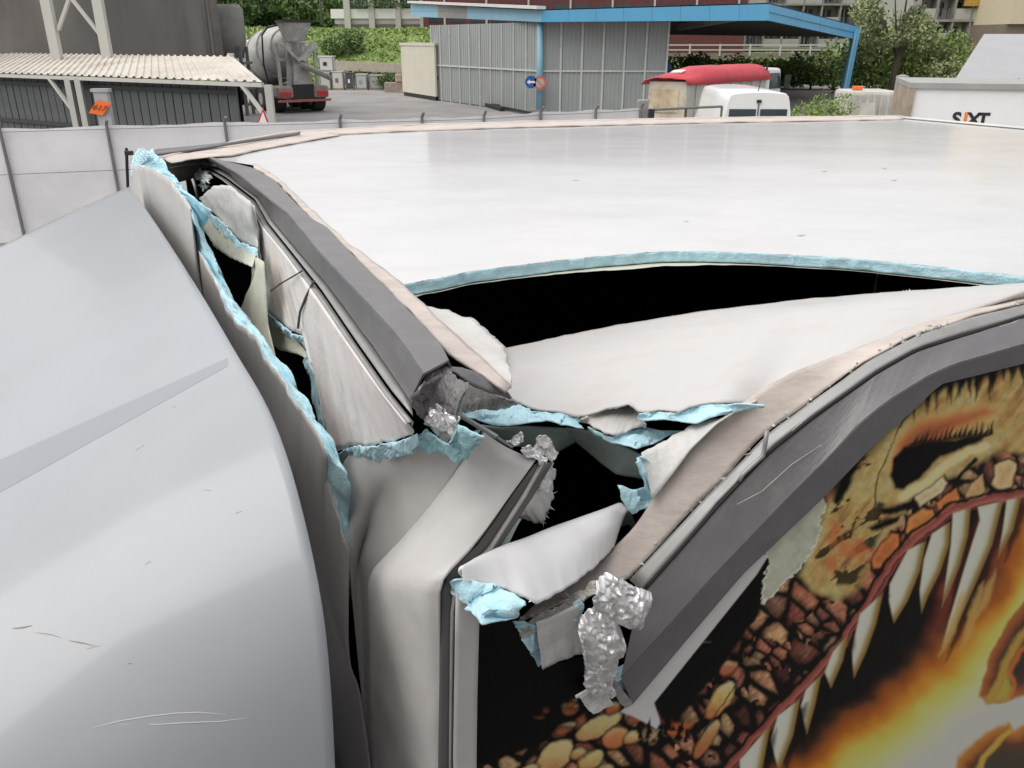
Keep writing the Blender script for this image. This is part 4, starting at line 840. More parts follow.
# screened fence: posts, wire arms and screen panels
def screen_mat():
    m = mat('white_screen_mesh', (.80, .79, .80), .8, var=.05, vscale=1.2, dirt=(.62, .61, .62), dirt_amt=.4, dscale=3)
    n, l = m.node_tree.nodes, m.node_tree.links; b = n['Principled BSDF']
    t = n.new('ShaderNodeTexCoord'); w1 = n.new('ShaderNodeTexWave'); w2 = n.new('ShaderNodeTexWave')
    for w, rx in ((w1, 45), (w2, -45)):
        mp_ = n.new('ShaderNodeMapping'); mp_.inputs['Rotation'].default_value = (0, R(rx), R(20)); l.new(t.outputs['Object'], mp_.inputs[0]); l.new(mp_.outputs[0], w.inputs['Vector'])
        w.inputs['Scale'].default_value = 8.5; w.bands_direction = 'X'; w.inputs['Distortion'].default_value = .3
    mxx = n.new('ShaderNodeMath'); mxx.operation = 'MAXIMUM'; l.new(w1.outputs['Fac'], mxx.inputs[0]); l.new(w2.outputs['Fac'], mxx.inputs[1])
    mr = n.new('ShaderNodeMapRange'); mr.inputs['From Min'].default_value = .82; mr.inputs['From Max'].default_value = 1.0; mr.inputs['To Min'].default_value = 1.0; mr.inputs['To Max'].default_value = .84; l.new(mxx.outputs[0], mr.inputs[0])
    src = b.inputs['Base Color'].links[0].from_socket
    vmn = n.new('ShaderNodeVectorMath'); vmn.operation = 'SCALE'; l.new(src, vmn.inputs[0]); l.new(mr.outputs[0], vmn.inputs['Scale']); l.new(vmn.outputs[0], b.inputs['Base Color'])
    return m
M_SCREEN = screen_mat()
fpx = [(-260, 139), (-120, 134), (0, 131), (107, 128), (225, 125), (340, 122), (422, 120), (484, 118), (541, 114), (596, 112), (641, 109.5)]
FP = [onz(x, y, 2.05) for x, y in fpx]
fence = empty('screened_fence', (FP[0].x, FP[0].y, 0), 0, 'long wire fence hung with pale grey screening behind the damaged truck', 'fence')
for i, p in enumerate(FP):
    mb = MB(); mb.tube([(p.x, p.y, 0), (p.x, p.y, 2.1), (p.x + .05, p.y - .06, 2.2)], .03, 8); mb.build('fence_post', M_GALV, fence)
    if i:
        q = FP[i - 1]; rows = []
        for k in range(9):
            z = .06 + 2.03 * k / 8; r_ = []
            for j in range(25):
                t = j / 24; b = q.lerp(p, t); top_ = -.02 * math.sin(math.pi * t) ** 2 + .018 * fnz((b.x, b.y, 0), 1.7, 3) if k == 8 else 0
                r_.append(Vector((b.x + .03 * nz((b.x, z, 0), 1.1, 5), b.y + .05 + .03 * nz((b.x, z, 2), 1.3, 7), z + top_)))
            rows.append(r_)
        MB().grid(rows).build('screen_panel', M_SCREEN, fence, smooth=True)
        for z_, o_ in ((2.03, 0), (1.3, -.05)): MB().tube([(q.x, q.y + o_, z_), (p.x, p.y + o_, z_)], .006, 6).build('tension_wire', M_GALV, fence)
# gate section right of the hall
GP = [onz(x, y, 2.0) for x, y in [(648, 110), (686, 108), (722, 106.5)]]
gate = empty('yard_gate', (GP[0].x, GP[0].y, 0), 0, 'low steel framed gate with screening in front of the red covered truck', 'gate')
for a, b in zip(GP, GP[1:]):
    for p in (a, b): MB().tube([(p.x, p.y, 0), (p.x, p.y, 2.0)], .03, 8).build('gate_post', M_GALV, gate)
    MB().tube([a, b], .03, 8).build('top_rail', M_GALV, gate)
    MB().grid([[(a.x, a.y + .02, .1), (b.x, b.y + .02, .1)], [(a.x, a.y + .02, 1.72), (b.x, b.y + .02, 1.72)]]).build('screen_panel', M_SCREEN, gate)
p = onz(643, 102, 2.2); mb = MB(); mb.box((p.x - .12, p.y - .12, 0), (p.x + .12, p.y + .12, 2.25)); o = mb.build('gate_pillar', M_CONC, None, bevel=.02); tag(o, 'short grey concrete pillar between fence and gate', 'pillar')
mb = MB(); mb.box((p.x + .14, p.y - .16, 1.5), (p.x + .26, p.y - .05, 2.05)); mb.build('lock_box', M_BLACK, o)

# open shed with a ribbed roof
ZE = 2.75
EL, ER = onz(-60, 71, ZE), onz(262, 82, ZE); TR = onz(233, 57, 3.10); TL = TR + (EL - ER)
shed = empty('open_shed', (ER.x, ER.y, 0), 0, 'low open shed with pale ribbed metal roof and dark plank wall behind the fence', 'shed')
dv = (EL - ER); ln = dv.length; du = dv.normalized(); back = TR - ER; rows = [[], []]
nr = int(ln / .27)
for i in range(nr):
    for t, h in ((0, 0), (.55, 0), (.66, .035), (.89, .035)):
        b = ER + du * (ln * (i + t) / nr); rows[0].append(b + Vector((0, 0, h))); rows[1].append(b + back + Vector((0, 0, h)))
MB().grid([rows[0], [a.lerp(b, .5) for a, b in zip(*rows)], rows[1]]).build('ribbed_roof', mat('pale_roof_sheet', (.60, .565, .50), .6, var=.12, vscale=.8, dirt=(.32, .25, .19), dirt_amt=.6, dscale=.9), shed, solid=.01)
MB().bar(ER + Vector((0, .02, -.06)), EL + Vector((0, .02, -.06)), .08, .08).build('eave_beam', M_STEEL, shed)
wb = (TR - ER); wb.z = 0; wb = wb.normalized()
wr = ER + wb * .55; w0 = onplane(238, 100, wr, Vector((du.y, -du.x, 0))); npl = 0
nw = Vector((du.y, -du.x, 0)).normalized(); nw = nw if nw.y < 0 else -nw
M_PLANK = mat('dark_grey_plank', (.085, .095, .095), .7, var=.3, vscale=1.5, dirt=(.16, .16, .15), dirt_amt=.5, dscale=2)
pm = None; pw = .30; ztop = 2.68
for i in range(int(ln / pw) - 1):
    if pm is None:
        mb = MB(); mb.box((0, -.02, 0), (pw - .035, .02, ztop)); o = mb.build('plank', M_PLANK, shed, local=True); pm = o
    else:
        o = pm.copy(); col.objects.link(o)
    o.parent = shed; b = Vector((w0.x, w0.y, 0)) + du * (pw * i) - shed.location; b.z = 0
    o.matrix_parent_inverse = Matrix.Identity(4); o.location = b + nw * random.uniform(0, .012); o.rotation_euler = (0, 0, math.atan2(du.y, du.x))
wq = Vector((w0.x, w0.y, 0))
for z in (1.55, 2.5): MB().bar(wq + nw * .05 + Vector((0, 0, z)), wq + nw * .05 + du * (ln - .5) + Vector((0, 0, z)), .06, .09).build('wall_rail', mat('dark_rail', (.035, .04, .04), .6), shed)
MB().grid([[wq - nw * .1, wq - nw * .1 + du * ln], [wq - nw * .1 + Vector((0, 0, 2.7)), wq - nw * .1 + du * ln + Vector((0, 0, 2.7))]]).build('wall_backing', M_BLACK, shed)
for px_, top_ in ((67, 76), (77, 76), (268, 84)):
    a = onplane(px_, top_, ER, Vector((du.y, -du.x, 0))); a.z = 0
    MB().bar(a, a + Vector((0, 0, ZE - .05)), .14, .12).build('shed_post', M_STEEL, shed)
    s_ = 1 if px_ != 77 else -1
    if px_ != 77: MB().bar(a + Vector((0, 0, 1.9)), a + du * .75 + Vector((0, 0, ZE - .08)), .08, .06).build('brace', M_STEEL, shed)

# orange number board on a steel post in front of the shed
p = onz(100, 96, 2.55); bd = empty('number_post', (p.x, p.y, 0), 0, 'bright orange tilted number board reading 617 on a steel post', 'sign')
mb = MB(); mb.box((p.x - .13, p.y + .02, 0), (p.x + .13, p.y + .14, 2.62)); mb.box((p.x - .17, p.y, 2.62), (p.x + .17, p.y + .16, 2.68)); mb.build('steel_post', mat('pale_grey_post', (.38, .38, .39), .6, var=.15), bd)
c4 = [at(x, y, p.y - .03) for x, y in [(88.5, 113), (102.5, 115.5), (111.5, 103), (97, 100.5)]]
mb = MB(); mb.poly(c4, (0, .02, 0)); brd = mb.build('board', M_ORANGE, bd)
def text(body, size, m, parent, origin, xax, yax, name='lettering', extr=.002, bold=0.0):
    cu = bpy.data.curves.new(name, 'FONT'); cu.body = body; cu.size = size; cu.align_x = 'CENTER'; cu.align_y = 'CENTER'; cu.extrude = extr; cu.offset = bold
    o = bpy.data.objects.new(name + '_tmp', cu); col.objects.link(o)
    dg = bpy.context.evaluated_depsgraph_get(); dg.update(); me = bpy.data.meshes.new_from_object(o.evaluated_get(dg)); bpy.data.objects.remove(o); me.name = name
    x = Vector(xax).normalized(); y = Vector(yax).normalized(); z = x.cross(y).normalized()
    for v in me.vertices: v.co = Vector(origin) + x * v.co.x + y * v.co.y + z * v.co.z
    me.materials.clear(); me.materials.append(m)
    o2 = bpy.data.objects.new(name, me); col.objects.link(o2); attach(o2, parent); return o2
cen = sum(c4, Vector()) / 4
text('617', .17, mat('sign_number', (.22, .03, .02), .6), bd, cen + Vector((0, -.008, 0)), c4[1] - c4[0], c4[3] - c4[0], 'number_lettering', .002)

# warning triangle standing before the mixer
p = G(263, 124.5); p = at(262, 118, ER.y - .7); wt = empty('warning_triangle', (p.x, p.y, 0), 0, 'red bordered white warning triangle on a stand under the shed corner', 'sign')
a, b, c = [at(x, y, p.y) for x, y in [(256.5, 125), (269.5, 125), (263, 108)]]
cc_ = (a + b + c) / 3
mb = MB(); mb.poly([a, b, c], (0, .02, 0)); mb.build('red_face', M_RED, wt)
mb = MB(); mb.poly([cc_ + (q - cc_) * .66 + Vector((0, -.006, 0)) for q in (a, b, c)], (0, .004, 0)); mb.build('white_centre', M_WHITE, wt)
mb = MB(); mb.bar(((a + b) / 2 + Vector((0, .03, 0))), Vector((p.x, p.y + .03, 0)), .05); mb.box((p.x - .3, p.y - .2, 0), (p.x + .3, p.y + .25, .06)); mb.build('stand', M_GALV, wt)

# concrete plant silo with steel trestle
M_SILO = mat('stained_concrete_silo', (.17, .158, .145), .85, var=.25, vscale=.5, bump=.25, bscale=3, dirt=(.24, .225, .20), dirt_amt=.8, dscale=.35, stretch=(1, 1, .35))
sc_ = Vector((-19.1, 36, 0)); silo = empty('plant_silo', sc_, 0, 'huge dark stained concrete silo of the batching plant at left', 'silo')
MB().lathe([(2.4, 6.6), (2.5, 6.7), (12, 6.7), (12.3, 6.4)], sc_, (0, 0, 1), 96).build('silo_shell', M_SILO, silo, smooth=False, auto=40)
MB().lathe([(0, 5.4), (2.45, 5.4)], sc_, (0, 0, 1), 48).build('silo_base', M_CONC, silo, auto=40)
q = at(216, 30, 33.2); mb = MB(); mb.tube([(q.x, 33.2, 0), (q.x, 33.2, 12)], .16, 12); mb.tube([(q.x - .32, 33.1, 0), (q.x - .32, 33.1, 12)], .1, 10); mb.build('down_pipe', mat('pipe_grey', (.16, .15, .14), .6, var=.2), silo, smooth=True)
tre = empty('steel_trestle', at(75, 50, 26) * Vector((1, 1, 0)) if False else Vector((at(75, 50, 26).x, 26, 0)), 0, 'pale steel trestle with crossed braces standing before the concrete silo', 'trestle')
def vpost(px, w, Yv): 
    a = at(px, 48, Yv); return Vector((a.x, Yv, 0)), w
for px_ in (55.5, 106):
    a, w = vpost(px_, .27, 26); MB().bar(a, a + Vector((0, 0, 11)), .27, .2).build('trestle_post', M_STEEL, tre)
l_, r_ = at(58, 30, 26.0), at(103, 38, 26.0); m_ = at(70, -4, 26.0)
MB().bar(l_ + Vector((0, .02, 0)), m_ + Vector((0, .02, 0)), .12, .08).build('brace', M_STEEL, tre); MB().bar(m_ + Vector((0, -.02, 0)), r_ + Vector((0, -.02, 0)), .12, .08).build('brace', M_STEEL, tre)
# smaller hopper tank
q = at(231, 40, 44); tk = empty('hopper_tank', (q.x, 44, 0), 0, 'small grey steel hopper tank on legs beside the large silo', 'tank')
zt_, zb_ = at(231, 9, 44).z, at(231, 53, 44).z; rad = 14 / F * 42.5
MB().lathe([(zb_, rad * .62), (zb_ + .3, rad * .9), (zb_ + .55, rad), (zt_, rad), (zt_ + .2, rad * .8)], (q.x, 44, 0), (0, 0, 1), 40).build('tank_shell', mat('tank_grey', (.22, .22, .21), .7, var=.15, vscale=1.5, dirt=(.12, .11, .1), dirt_amt=.6, dscale=1.2), tk, auto=40)
for sx in (-1, 1):
    for sy in (-1, 1): MB().bar((q.x + sx * rad * .75, 44 + sy * rad * .75, 0), (q.x + sx * rad * .75, 44 + sy * rad * .75, zb_ + .3), .14).build('leg', M_GALV, tk)
for z in (1.2, 2.4): MB().box((q.x - rad, 44 - rad, z), (q.x + rad, 44 + rad, z + .12)).build('platform', M_GALV, tk)

# ------------------------------------------------------------------ concrete mixer
rp = G(306, 113); mx_ = empty('concrete_mixer', (rp.x, rp.y, 0), R(34), 'grey concrete mixer truck seen from behind with drum and chute', 'mixer truck')
M_DRUM = mat('dusty_drum', (.50, .51, .48), .6, var=.18, vscale=1.3, dirt=(.22, .21, .19), dirt_amt=.7, dscale=1.5, stretch=(1, 1, 2))
M_DUST = mat('cement_dust_steel', (.42, .42, .40), .75, var=.25, vscale=3, dirt=(.18, .17, .16), dirt_amt=.6, dscale=4)
mx_.scale = (1.17, 1.17, 1.17)
def LP(mb, name, m, par=mx_, **kw): return mb.build(name, m, par, local=True, **kw)
LP(MB().box((-1.0, .5, .75), (1.0, 8.2, 1.05)), 'chassis_frame', M_BLACK)
ax = Vector((0, 1, -.17)).normalized()
LP(MB().lathe([(0, .45), (.25, .68), (.5, .80), (1.5, 1.10), (2.5, 1.18), (3.3, 1.16), (4.3, .85), (4.6, .5)], (0, .9, 2.75), ax, 40), 'drum', M_DRUM, auto=50)
for t in (.5, 1.55, 2.9): LP(MB().lathe([(t - .04, .83 if t < 1 else 1.14 if t < 2 else 1.2), (t - .03, .86 if t < 1 else 1.17 if t < 2 else 1.22), (t + .05, .86 if t < 1 else 1.17 if t < 2 else 1.22), (t + .06, .80)], (0, .9, 2.75), ax, 40), 'drum_ring', M_DUST)
mb = MB(); mb.hexa([(-.35, .30, 2.95), (.35, .30, 2.95), (.35, .85, 2.95), (-.35, .85, 2.95), (-.62, .0, 3.72), (.62, .0, 3.72), (.62, .95, 3.72), (-.62, .95, 3.72)]); hp = LP(mb, 'feed_hopper', M_DUST)
LP(MB().box((-.66, -.04, 3.70), (.66, 1.0, 3.80)), 'hopper_rim', M_BLACK, hp)
mb = MB(); mb.bar((-.75, .25, 2.9), (-.05, .05, 2.15), .42, .1); LP(mb, 'discharge_blade', M_DUST); mb = MB(); mb.bar((.75, .25, 2.9), (.05, .05, 2.15), .42, .1); LP(mb, 'discharge_blade', M_DUST)
rows = []
for j in range(9):
    t = j / 8; c = Vector((.05, .05, 2.1)).lerp(Vector((1.15, -.5, 1.55)), t); rows.append([c + Vector((-.1, -.25 * math.cos(a), -.18 * math.sin(a))) for a in np.linspace(0, math.pi, 9)])
LP(MB().grid(rows), 'chute', M_DUST, solid=.03)
mb = MB(); mb.bar((-.85, .5, 1.05), (-.85, .55, 2.9), .12); mb.bar((.85, .5, 1.05), (.85, .55, 2.9), .12); mb.bar((-.9, .5, 2.2), (-.1, .5, 2.25), .1); mb.bar((-.5, .4, 1.0), (-.3, .5, 2.9), .2, .1); mb.bar((.5, .4, 1.0), (.3, .5, 2.9), .2, .1); LP(mb, 'rear_frame', M_DUST)
LP(MB().hexa([(-.38, .1, 1.1), (.38, .1, 1.1), (.38, .5, 1.1), (-.38, .5, 1.1), (-.28, .2, 2.3), (.28, .2, 2.3), (.28, .6, 2.3), (-.28, .6, 2.3)]), 'chute_support', M_DUST)
mb = MB(); mb.tube([(-1.0, 1.6, 1.1), (-1.15, 1.6, 2.0), (-1.15, 1.4, 3.2), (-.95, 1.2, 3.5), (-.6, .9, 3.6)], .04, 8); LP(mb, 'ladder_rail', M_BLACK)
for s_ in (-1, 1):
    ms_ = LP(MB().box((s_ * .82 - .36, .0, .62), (s_ * .82 + .36, 1.1, 1.14)), 'mudguard', mat('mudguard_grey', (.30, .22, .20), .6, var=.3, vscale=4), bevel=.1)
    LP(MB().box((s_ * .85 - .24, -.04, .72), (s_ * .85 + .24, .0, .90)), 'tail_light', mat('tail_light_red', (.5, .03, .03), .3), ms_)
LP(MB().box((-.5, .05, .55), (.5, .09, 1.2)), 'mud_flap', M_BLACK)
LP(MB().box((-1.22, -.06, .48), (1.22, .02, .58)), 'rear_bumper', mat('bumper_red', (.38, .12, .10), .6))
for yy in (1.0, 2.35, 3.7, 6.9):
    for s_ in (-1, 1):
        w_ = LP(MB().lathe([(-.28, .30), (-.28, .48), (-.22, .52), (.22, .52), (.28, .48), (.28, .30)], (s_ * .92, yy, .52), (1, 0, 0), 24), 'wheel', M_TYRE)
        LP(MB().lathe([(-.29, .05), (-.29, .26), (.29, .26), (.29, .05)], (s_ * .92, yy, .52), (1, 0, 0), 20), 'rim', mat('wheel_rim', (.35, .35, .35), .5), w_)
cb = LP(MB().box((-1.2, 6.3, .8), (1.2, 8.3, 3.0)), 'cab', M_WHITE, bevel=.12)
LP(MB().box((-1.0, 6.28, 2.2), (1.0, 6.30, 2.75)), 'rear_window', M_GLASS, cb)
LP(MB().tube([(-1.25, 6.5, 1.6), (-1.45, 6.45, 2.2), (-1.2, 6.4, 2.6)], .035, 8), 'air_pipe', M_BLACK, cb)

# ------------------------------------------------------------------ bins along the kerb beyond the mixer
Yb = G(350, 90).y
def bin_(x0, x1, yt, yb, rgb, label, lid=True, tagc=None):
    a, b = at(x0, yt, Yb), at(x1, yb, Yb); d = abs(b.x - a.x) * .9; zb = max(0.0, b.z if b.z > .6 else 0.0)
    root = empty('storage_bin', ((a.x + b.x) / 2, Yb, zb), 0, label, 'container', 'storage bins in a row by the bank')
    w = abs(b.x - a.x) / 2; h = a.z - zb; m = mat('bin_' + '_'.join(str(int(c * 100)) for c in rgb), rgb, .6, var=.12, vscale=2, dirt=(.3, .28, .25), dirt_amt=.4)
    MB().box((-w + .03, 0, .1), (w - .03, d, h - .08)).build('bin_body', m, root, local=True, bevel=.05)
    MB().box((-w, -.03, h - .08), (w, d + .03, h)).build('lid', m, root, local=True)
    MB().box((-w, 0, 0), (w, d, .1)).build('pallet', mat('pallet_wood', (.3, .24, .17), .8), root, local=True)
    for s_ in (-1, 1): MB().box((s_ * w * .93 - .03, -.02, .1), (s_ * w * .93 + .03, .0, h - .08)).build('corner_rail', M_GALV, root, local=True)
    if tagc: MB().box((-w * .4, -.03, h * .4), (w * .1, -.01, h * .62)).build('label_plate', tagc, root, local=True)
bin_(318, 334, 56, 72, (.62, .62, .60), 'white storage tank stacked on top behind the mixer chute', tagc=M_BLACK)
bin_(319, 331, 72, 88, (.50, .50, .48), 'pale storage bin half hidden by the mixer chute')
bin_(331, 344, 71, 88, (.58, .57, .53), 'cream storage bin left of the dark bin', tagc=mat('brown_plate', (.2, .14, .1), .6))
bin_(345, 354, 72.5, 88.5, (.06, .065, .075), 'dark grey storage bin with a white label', tagc=M_WHITE)
bin_(355, 367.5, 74, 90, (.46, .47, .47), 'light grey storage bin right of the dark one', tagc=mat('faded_plate', (.3, .32, .38), .6))
bin_(368.5, 385, 75, 91, (.36, .36, .34), 'mid grey storage bin at the right end of the row', tagc=mat('faded_plate', (.3, .32, .38), .6))
a = at(385, 84, Yb - 3); b = at(403, 96, Yb - 3); pl_ = empty('rubble_pallet', ((a.x + b.x) / 2, Yb - 3, 0), 0, 'low pallet of pinkish rubble beside the cream kiosk', 'pallet')
mb = MB(); mb.box((-.7, 0, 0), (.7, 1, .65)); mb.build('crate_sides', mat('pinkish_wood', (.34, .27, .23), .8, var=.3, vscale=3), pl_, local=True)
mb = MB(); mb.box((.1, .1, .66), (.66, .8, 1.25)); mb.build('rubble_sack', mat('sack_pink', (.42, .30, .26), .8, var=.3, vscale=3), pl_, local=True, bevel=.1)

# ------------------------------------------------------------------ bank, kerb wall and vegetation
def leafmat(name, c1, c2):
    m = bpy.data.materials.new(name); m.use_nodes = True; MATS[name] = m; n, l = m.node_tree.nodes, m.node_tree.links; b = n['Principled BSDF']; b.inputs['Roughness'].default_value = .6
    gi = n.new('ShaderNodeNewGeometry'); mm = n.new('ShaderNodeMix'); mm.data_type = 'RGBA'; mm.inputs['A'].default_value = (*c1, 1); mm.inputs['B'].default_value = (*c2, 1)
    t = n.new('ShaderNodeTexCoord'); q = n.new('ShaderNodeTexNoise'); q.inputs['Scale'].default_value = .6; q.inputs['Detail'].default_value = 3; l.new(t.outputs['Object'], q.inputs['Vector'])
    ad = n.new('ShaderNodeMath'); ad.operation = 'MULTIPLY_ADD'; ad.inputs[1].default_value = .5; l.new(gi.outputs['Random Per Island'], ad.inputs[0]); 
    sb = n.new('ShaderNodeMath'); sb.operation = 'SUBTRACT'; l.new(q.outputs['Fac'], sb.inputs[0]); sb.inputs[1].default_value = .25
    l.new(sb.outputs[0], ad.inputs[2]); l.new(ad.outputs[0], mm.inputs['Factor']); l.new(mm.outputs['Result'], b.inputs['Base Color'])
    return m
LEAF = [leafmat('leaf_dark', (.05, .10, .03), (.11, .18, .06)), leafmat('leaf_mid', (.085, .15, .045), (.17, .25, .085)), leafmat('leaf_pale', (.17, .22, .085), (.32, .36, .17)), leafmat('grass_green', (.15, .24, .05), (.30, .38, .11))]
M_BARK = mat('bark', (.10, .085, .07), .9, var=.3, vscale=6)
def leaves(mb_v, mb_f, pts, size, rng):
    n = len(pts); nrm = rng.normal(size=(n, 3)); nrm /= np.linalg.norm(nrm, axis=1)[:, None]; t = np.cross(nrm, rng.normal(size=(n, 3))); t /= np.linalg.norm(t, axis=1)[:, None]; b = np.cross(nrm, t)
    s = size * rng.uniform(.6, 1.4, (n, 1)); k = len(mb_v)
    quad = np.stack([pts - t * s, pts - b * s * .5, pts + t * s, pts + b * s * .5], 1).reshape(-1, 3)
    return quad
def crown(name, blobs, m, parent, count, size, seed):
    rng = np.random.default_rng(seed); P_ = []
    vol = np.array([b[3] * b[4] * b[5] for b in blobs]) ** .75; vol /= vol.sum()
    for (x, y, z, rx, ry, rz), w in zip(blobs, vol):
        k = int(count * w); d = rng.normal(size=(k, 3)); d /= np.linalg.norm(d, axis=1)[:, None]; r = rng.uniform(.35, 1.0, (k, 1)) ** .5
        lump = np.array([1 + .35 * noise.noise(Vector(v) * 2.2 + Vector((seed, x, z))) + .25 * noise.noise(Vector(v) * 5 + Vector((x, seed, z))) for v in d])[:, None]
        P_.append(np.array([x, y, z]) + d * r * lump * np.array([rx, ry, rz]))
    Q = leaves([], [], np.concatenate(P_), size, rng); nq = len(Q) // 4
    return meshobj(name, Q, np.arange(nq * 4).reshape(-1, 4).tolist(), m, parent)
def shrub(name, label, cat, group, x, y, z0, rx, ry, rz, m, count, size, seed, trunk=True, blobs=None, tall=None):
    root = empty(name, (x, y, z0), 0, label, cat, group); rng = np.random.default_rng(seed)
    h = tall or 0
    if blobs is None:
        blobs = [(x, y, z0 + h + rz * .8, rx * .75, ry * .75, rz * .8)]
        for i in range(7):
            a = rng.uniform(0, 6.28); blobs.append((x + rx * .6 * math.cos(a), y + ry * .6 * math.sin(a), z0 + h + rz * rng.uniform(.35, 1.35), rx * rng.uniform(.3, .5), ry * .4, rz * rng.uniform(.3, .5)))
    crown('crown', blobs, m, root, count, size, seed)
    mb = MB(); r0 = max(.05, rz * .06); tp = Vector((x, y, z0 + h + rz * 1.1)); mb.tube([(x, y, z0 - .1), (x + .05, y, z0 + (h + rz) * .5), tp], [r0, r0 * .7, r0 * .2], 8)
    for i in range(5):
        a = i * 1.3; mb.tube([(x, y, z0 + h * .7 + rz * .3), (x + rx * .55 * math.cos(a), y + ry * .55 * math.sin(a), z0 + h + rz * (.8 + .12 * i))], [r0 * .5, r0 * .12], 6)
    mb.build('trunk', M_BARK, root, smooth=True)
    return root
def bank_z(x, y): t = min(max((y - 74) / 20, 0), 1); return t * t * (3 - 2 * t) * (4.5 - 2.6 * min(max(x / 12, 0), 1)) + .25 * nz((x, y, 0), .12, 3)
rows = []
for j in range(40):
    y = 72 + 78 * j / 39 if j else 72; rows.append([Vector((x, y, max(-.05, bank_z(x, y)) if j else -.1)) for x in np.linspace(-110, 130, 120)])
bank = MB().grid(rows).build('bank', mat('bank_soil', (.17, .24, .07), .95, var=.3, vscale=.3, dirt=(.14, .12, .07), dirt_amt=.5, dscale=.25), smooth=True); bank['kind'] = 'structure'
rng = np.random.default_rng(5); gx = rng.uniform(-48, 62, 30000); gy = 73 + 24 * rng.uniform(0, 1, 30000) ** .9
pts = np.array([[a, b, max(0, bank_z(a, b)) + rng.uniform(.02, .20)] for a, b in zip(gx, gy)])
Q = leaves([], [], pts, .20, rng); go = meshobj('grass', Q, np.arange(len(Q)).reshape(-1, 4).tolist(), LEAF[3]); tag(go, 'rough green grass covering the bank behind the yard', 'grass', kind='stuff')
Yk = 71
mb = MB(); mb.hexa([at(330, 70, Yk), at(404, 73, Yk - 4), at(404, 73, Yk - 4) + Vector((0, .5, 0)), at(330, 70, Yk) + Vector((0, .5, 0)), at(330, 60.5, Yk), at(404, 64, Yk - 4), at(404, 64, Yk - 4) + Vector((0, .5, 0)), at(330, 60.5, Yk) + Vector((0, .5, 0))])
kw = empty('barrier_wall', (at(367, 70, Yk).x, Yk, 0), 0, 'long pale concrete barrier beam at the foot of the green bank', 'barrier'); mb.build('beam', mat('beige_concrete', (.36, .32, .26), .8, var=.15), kw)
for x in (332, 350, 368, 386, 402): p = at(x, 70, Yk - 4 * (x - 330) / 74 + .25); MB().box((p.x - .15, p.y - .1, 0), (p.x + .15, p.y + .1, p.z)).build('support', M_CONC, kw)
shrub('hedge_bush', 'dark green hedge bush under the concrete barrier beam', 'bush', 'shrubs on the bank', at(372, 75, 69.4).x, 69.4, 0, 3.4, .9, .8, LEAF[0], 1500, .12, 3)
shrub('hedge_bush', 'dark hedge bush beside the cream kiosk below the barrier beam', 'bush', 'shrubs on the bank', at(396, 76, 66).x, 66, 0, 1.6, .8, .75, LEAF[1], 900, .12, 4)
p = at(341, 46, 84); shrub('bank_bush', 'round bush alone on the grass slope above the mixer', 'bush', 'shrubs on the bank', p.x, 84, bank_z(p.x, 84) - .3, 2.2, 1.8, 1.5, LEAF[1], 1800, .16, 6)
for i, (px_, yy, rx, rz, k, lab) in enumerate([(232, 112, 7, 5.5, 0, 'leftmost dark tree on the ridge beside the hopper tank'), (252, 122, 6, 4.6, 1, 'second tree from left on the ridge behind the mixer'), (286, 118, 7, 2.6, 0, 'low broad tree on the ridge above the mixer drum'), (308, 112, 4.5, 2.6, 1, 'mid green ridge tree left of the lamp pole'), (330, 120, 5, 2.2, 0, 'dark ridge tree right of the lamp pole')]):
    p = at(px_, 30, yy); shrub('ridge_tree', lab, 'tree', 'trees on the ridge', p.x, yy, 5.0, rx, 3.2, rz, LEAF[k], 4200, .34, 20 + i)
p = at(322, 24, 98); lp = empty('lamp_pole', (p.x, 98, 5.2), 0, 'tall grey lamp pole on the bank beside the viaduct', 'lamp pole'); MB().tube([(p.x, 98, 5.0), (p.x, 98, 14)], [.14, .09], 10).build('pole', M_GALV, lp, smooth=True); MB().bar((p.x, 98, 14), (p.x + 1.6, 98, 14.3), .1).build('lamp_arm', M_GALV, lp); MB().box((p.x + 1.3, 97.8, 14.2), (p.x + 2.1, 98.2, 14.4)).build('lamp_head', M_GALV, lp)

# viaduct with white parapet on the ridge
Yv = 104
vd = empty('viaduct', (at(380, 25, Yv).x, Yv, 5), 0, 'white parapet viaduct with grey posts above the bank', 'bridge')
def vbox(name, x0, y0, x1, y1, m, dY=0.0, dep=.4):
    a, b = at(x0, y1, Yv + dY), at(x1, y0, Yv + dY); mb = MB(); mb.box((a.x, Yv + dY, a.z), (b.x, Yv + dY + dep, b.z)); return mb.build(name, m, vd)
vbox('parapet', 331, 9, 432, 18.5, M_WHITE, .02); vbox('deck', 335, 19, 440, 24, mat('pale_concrete', (.46, .45, .43), .8, var=.1), .2, 6); vbox('lower_deck', 338, 25, 440, 31, M_CONC, .4, 6)
vbox('rail', 338, 24.2, 440, 25.2, M_GALV, -.1, .1)
for x in (346.5, 371, 397.5, 422): vbox('post', x - 1.6, -14, x + 1.6, 29, M_STEEL, -.25, .3)
for i, (x0, x1) in enumerate(((351, 369), (373, 395), (400, 420))): vbox('window', x0, -12, x1, 7, M_GLASS, .6, .1)
vbox('window_wall', 350, -30, 470, 8.5, mat('dark_wall', (.10, .10, .09), .7), .8, .5)
for i in range(9): x = 356 + i * 8; p = at(x, 8, Yv - .1); crown('planter_leaves', [(p.x, Yv - .4, p.z + .4, .5, .3, .45)], LEAF[1], vd, 60, .14, 60 + i)

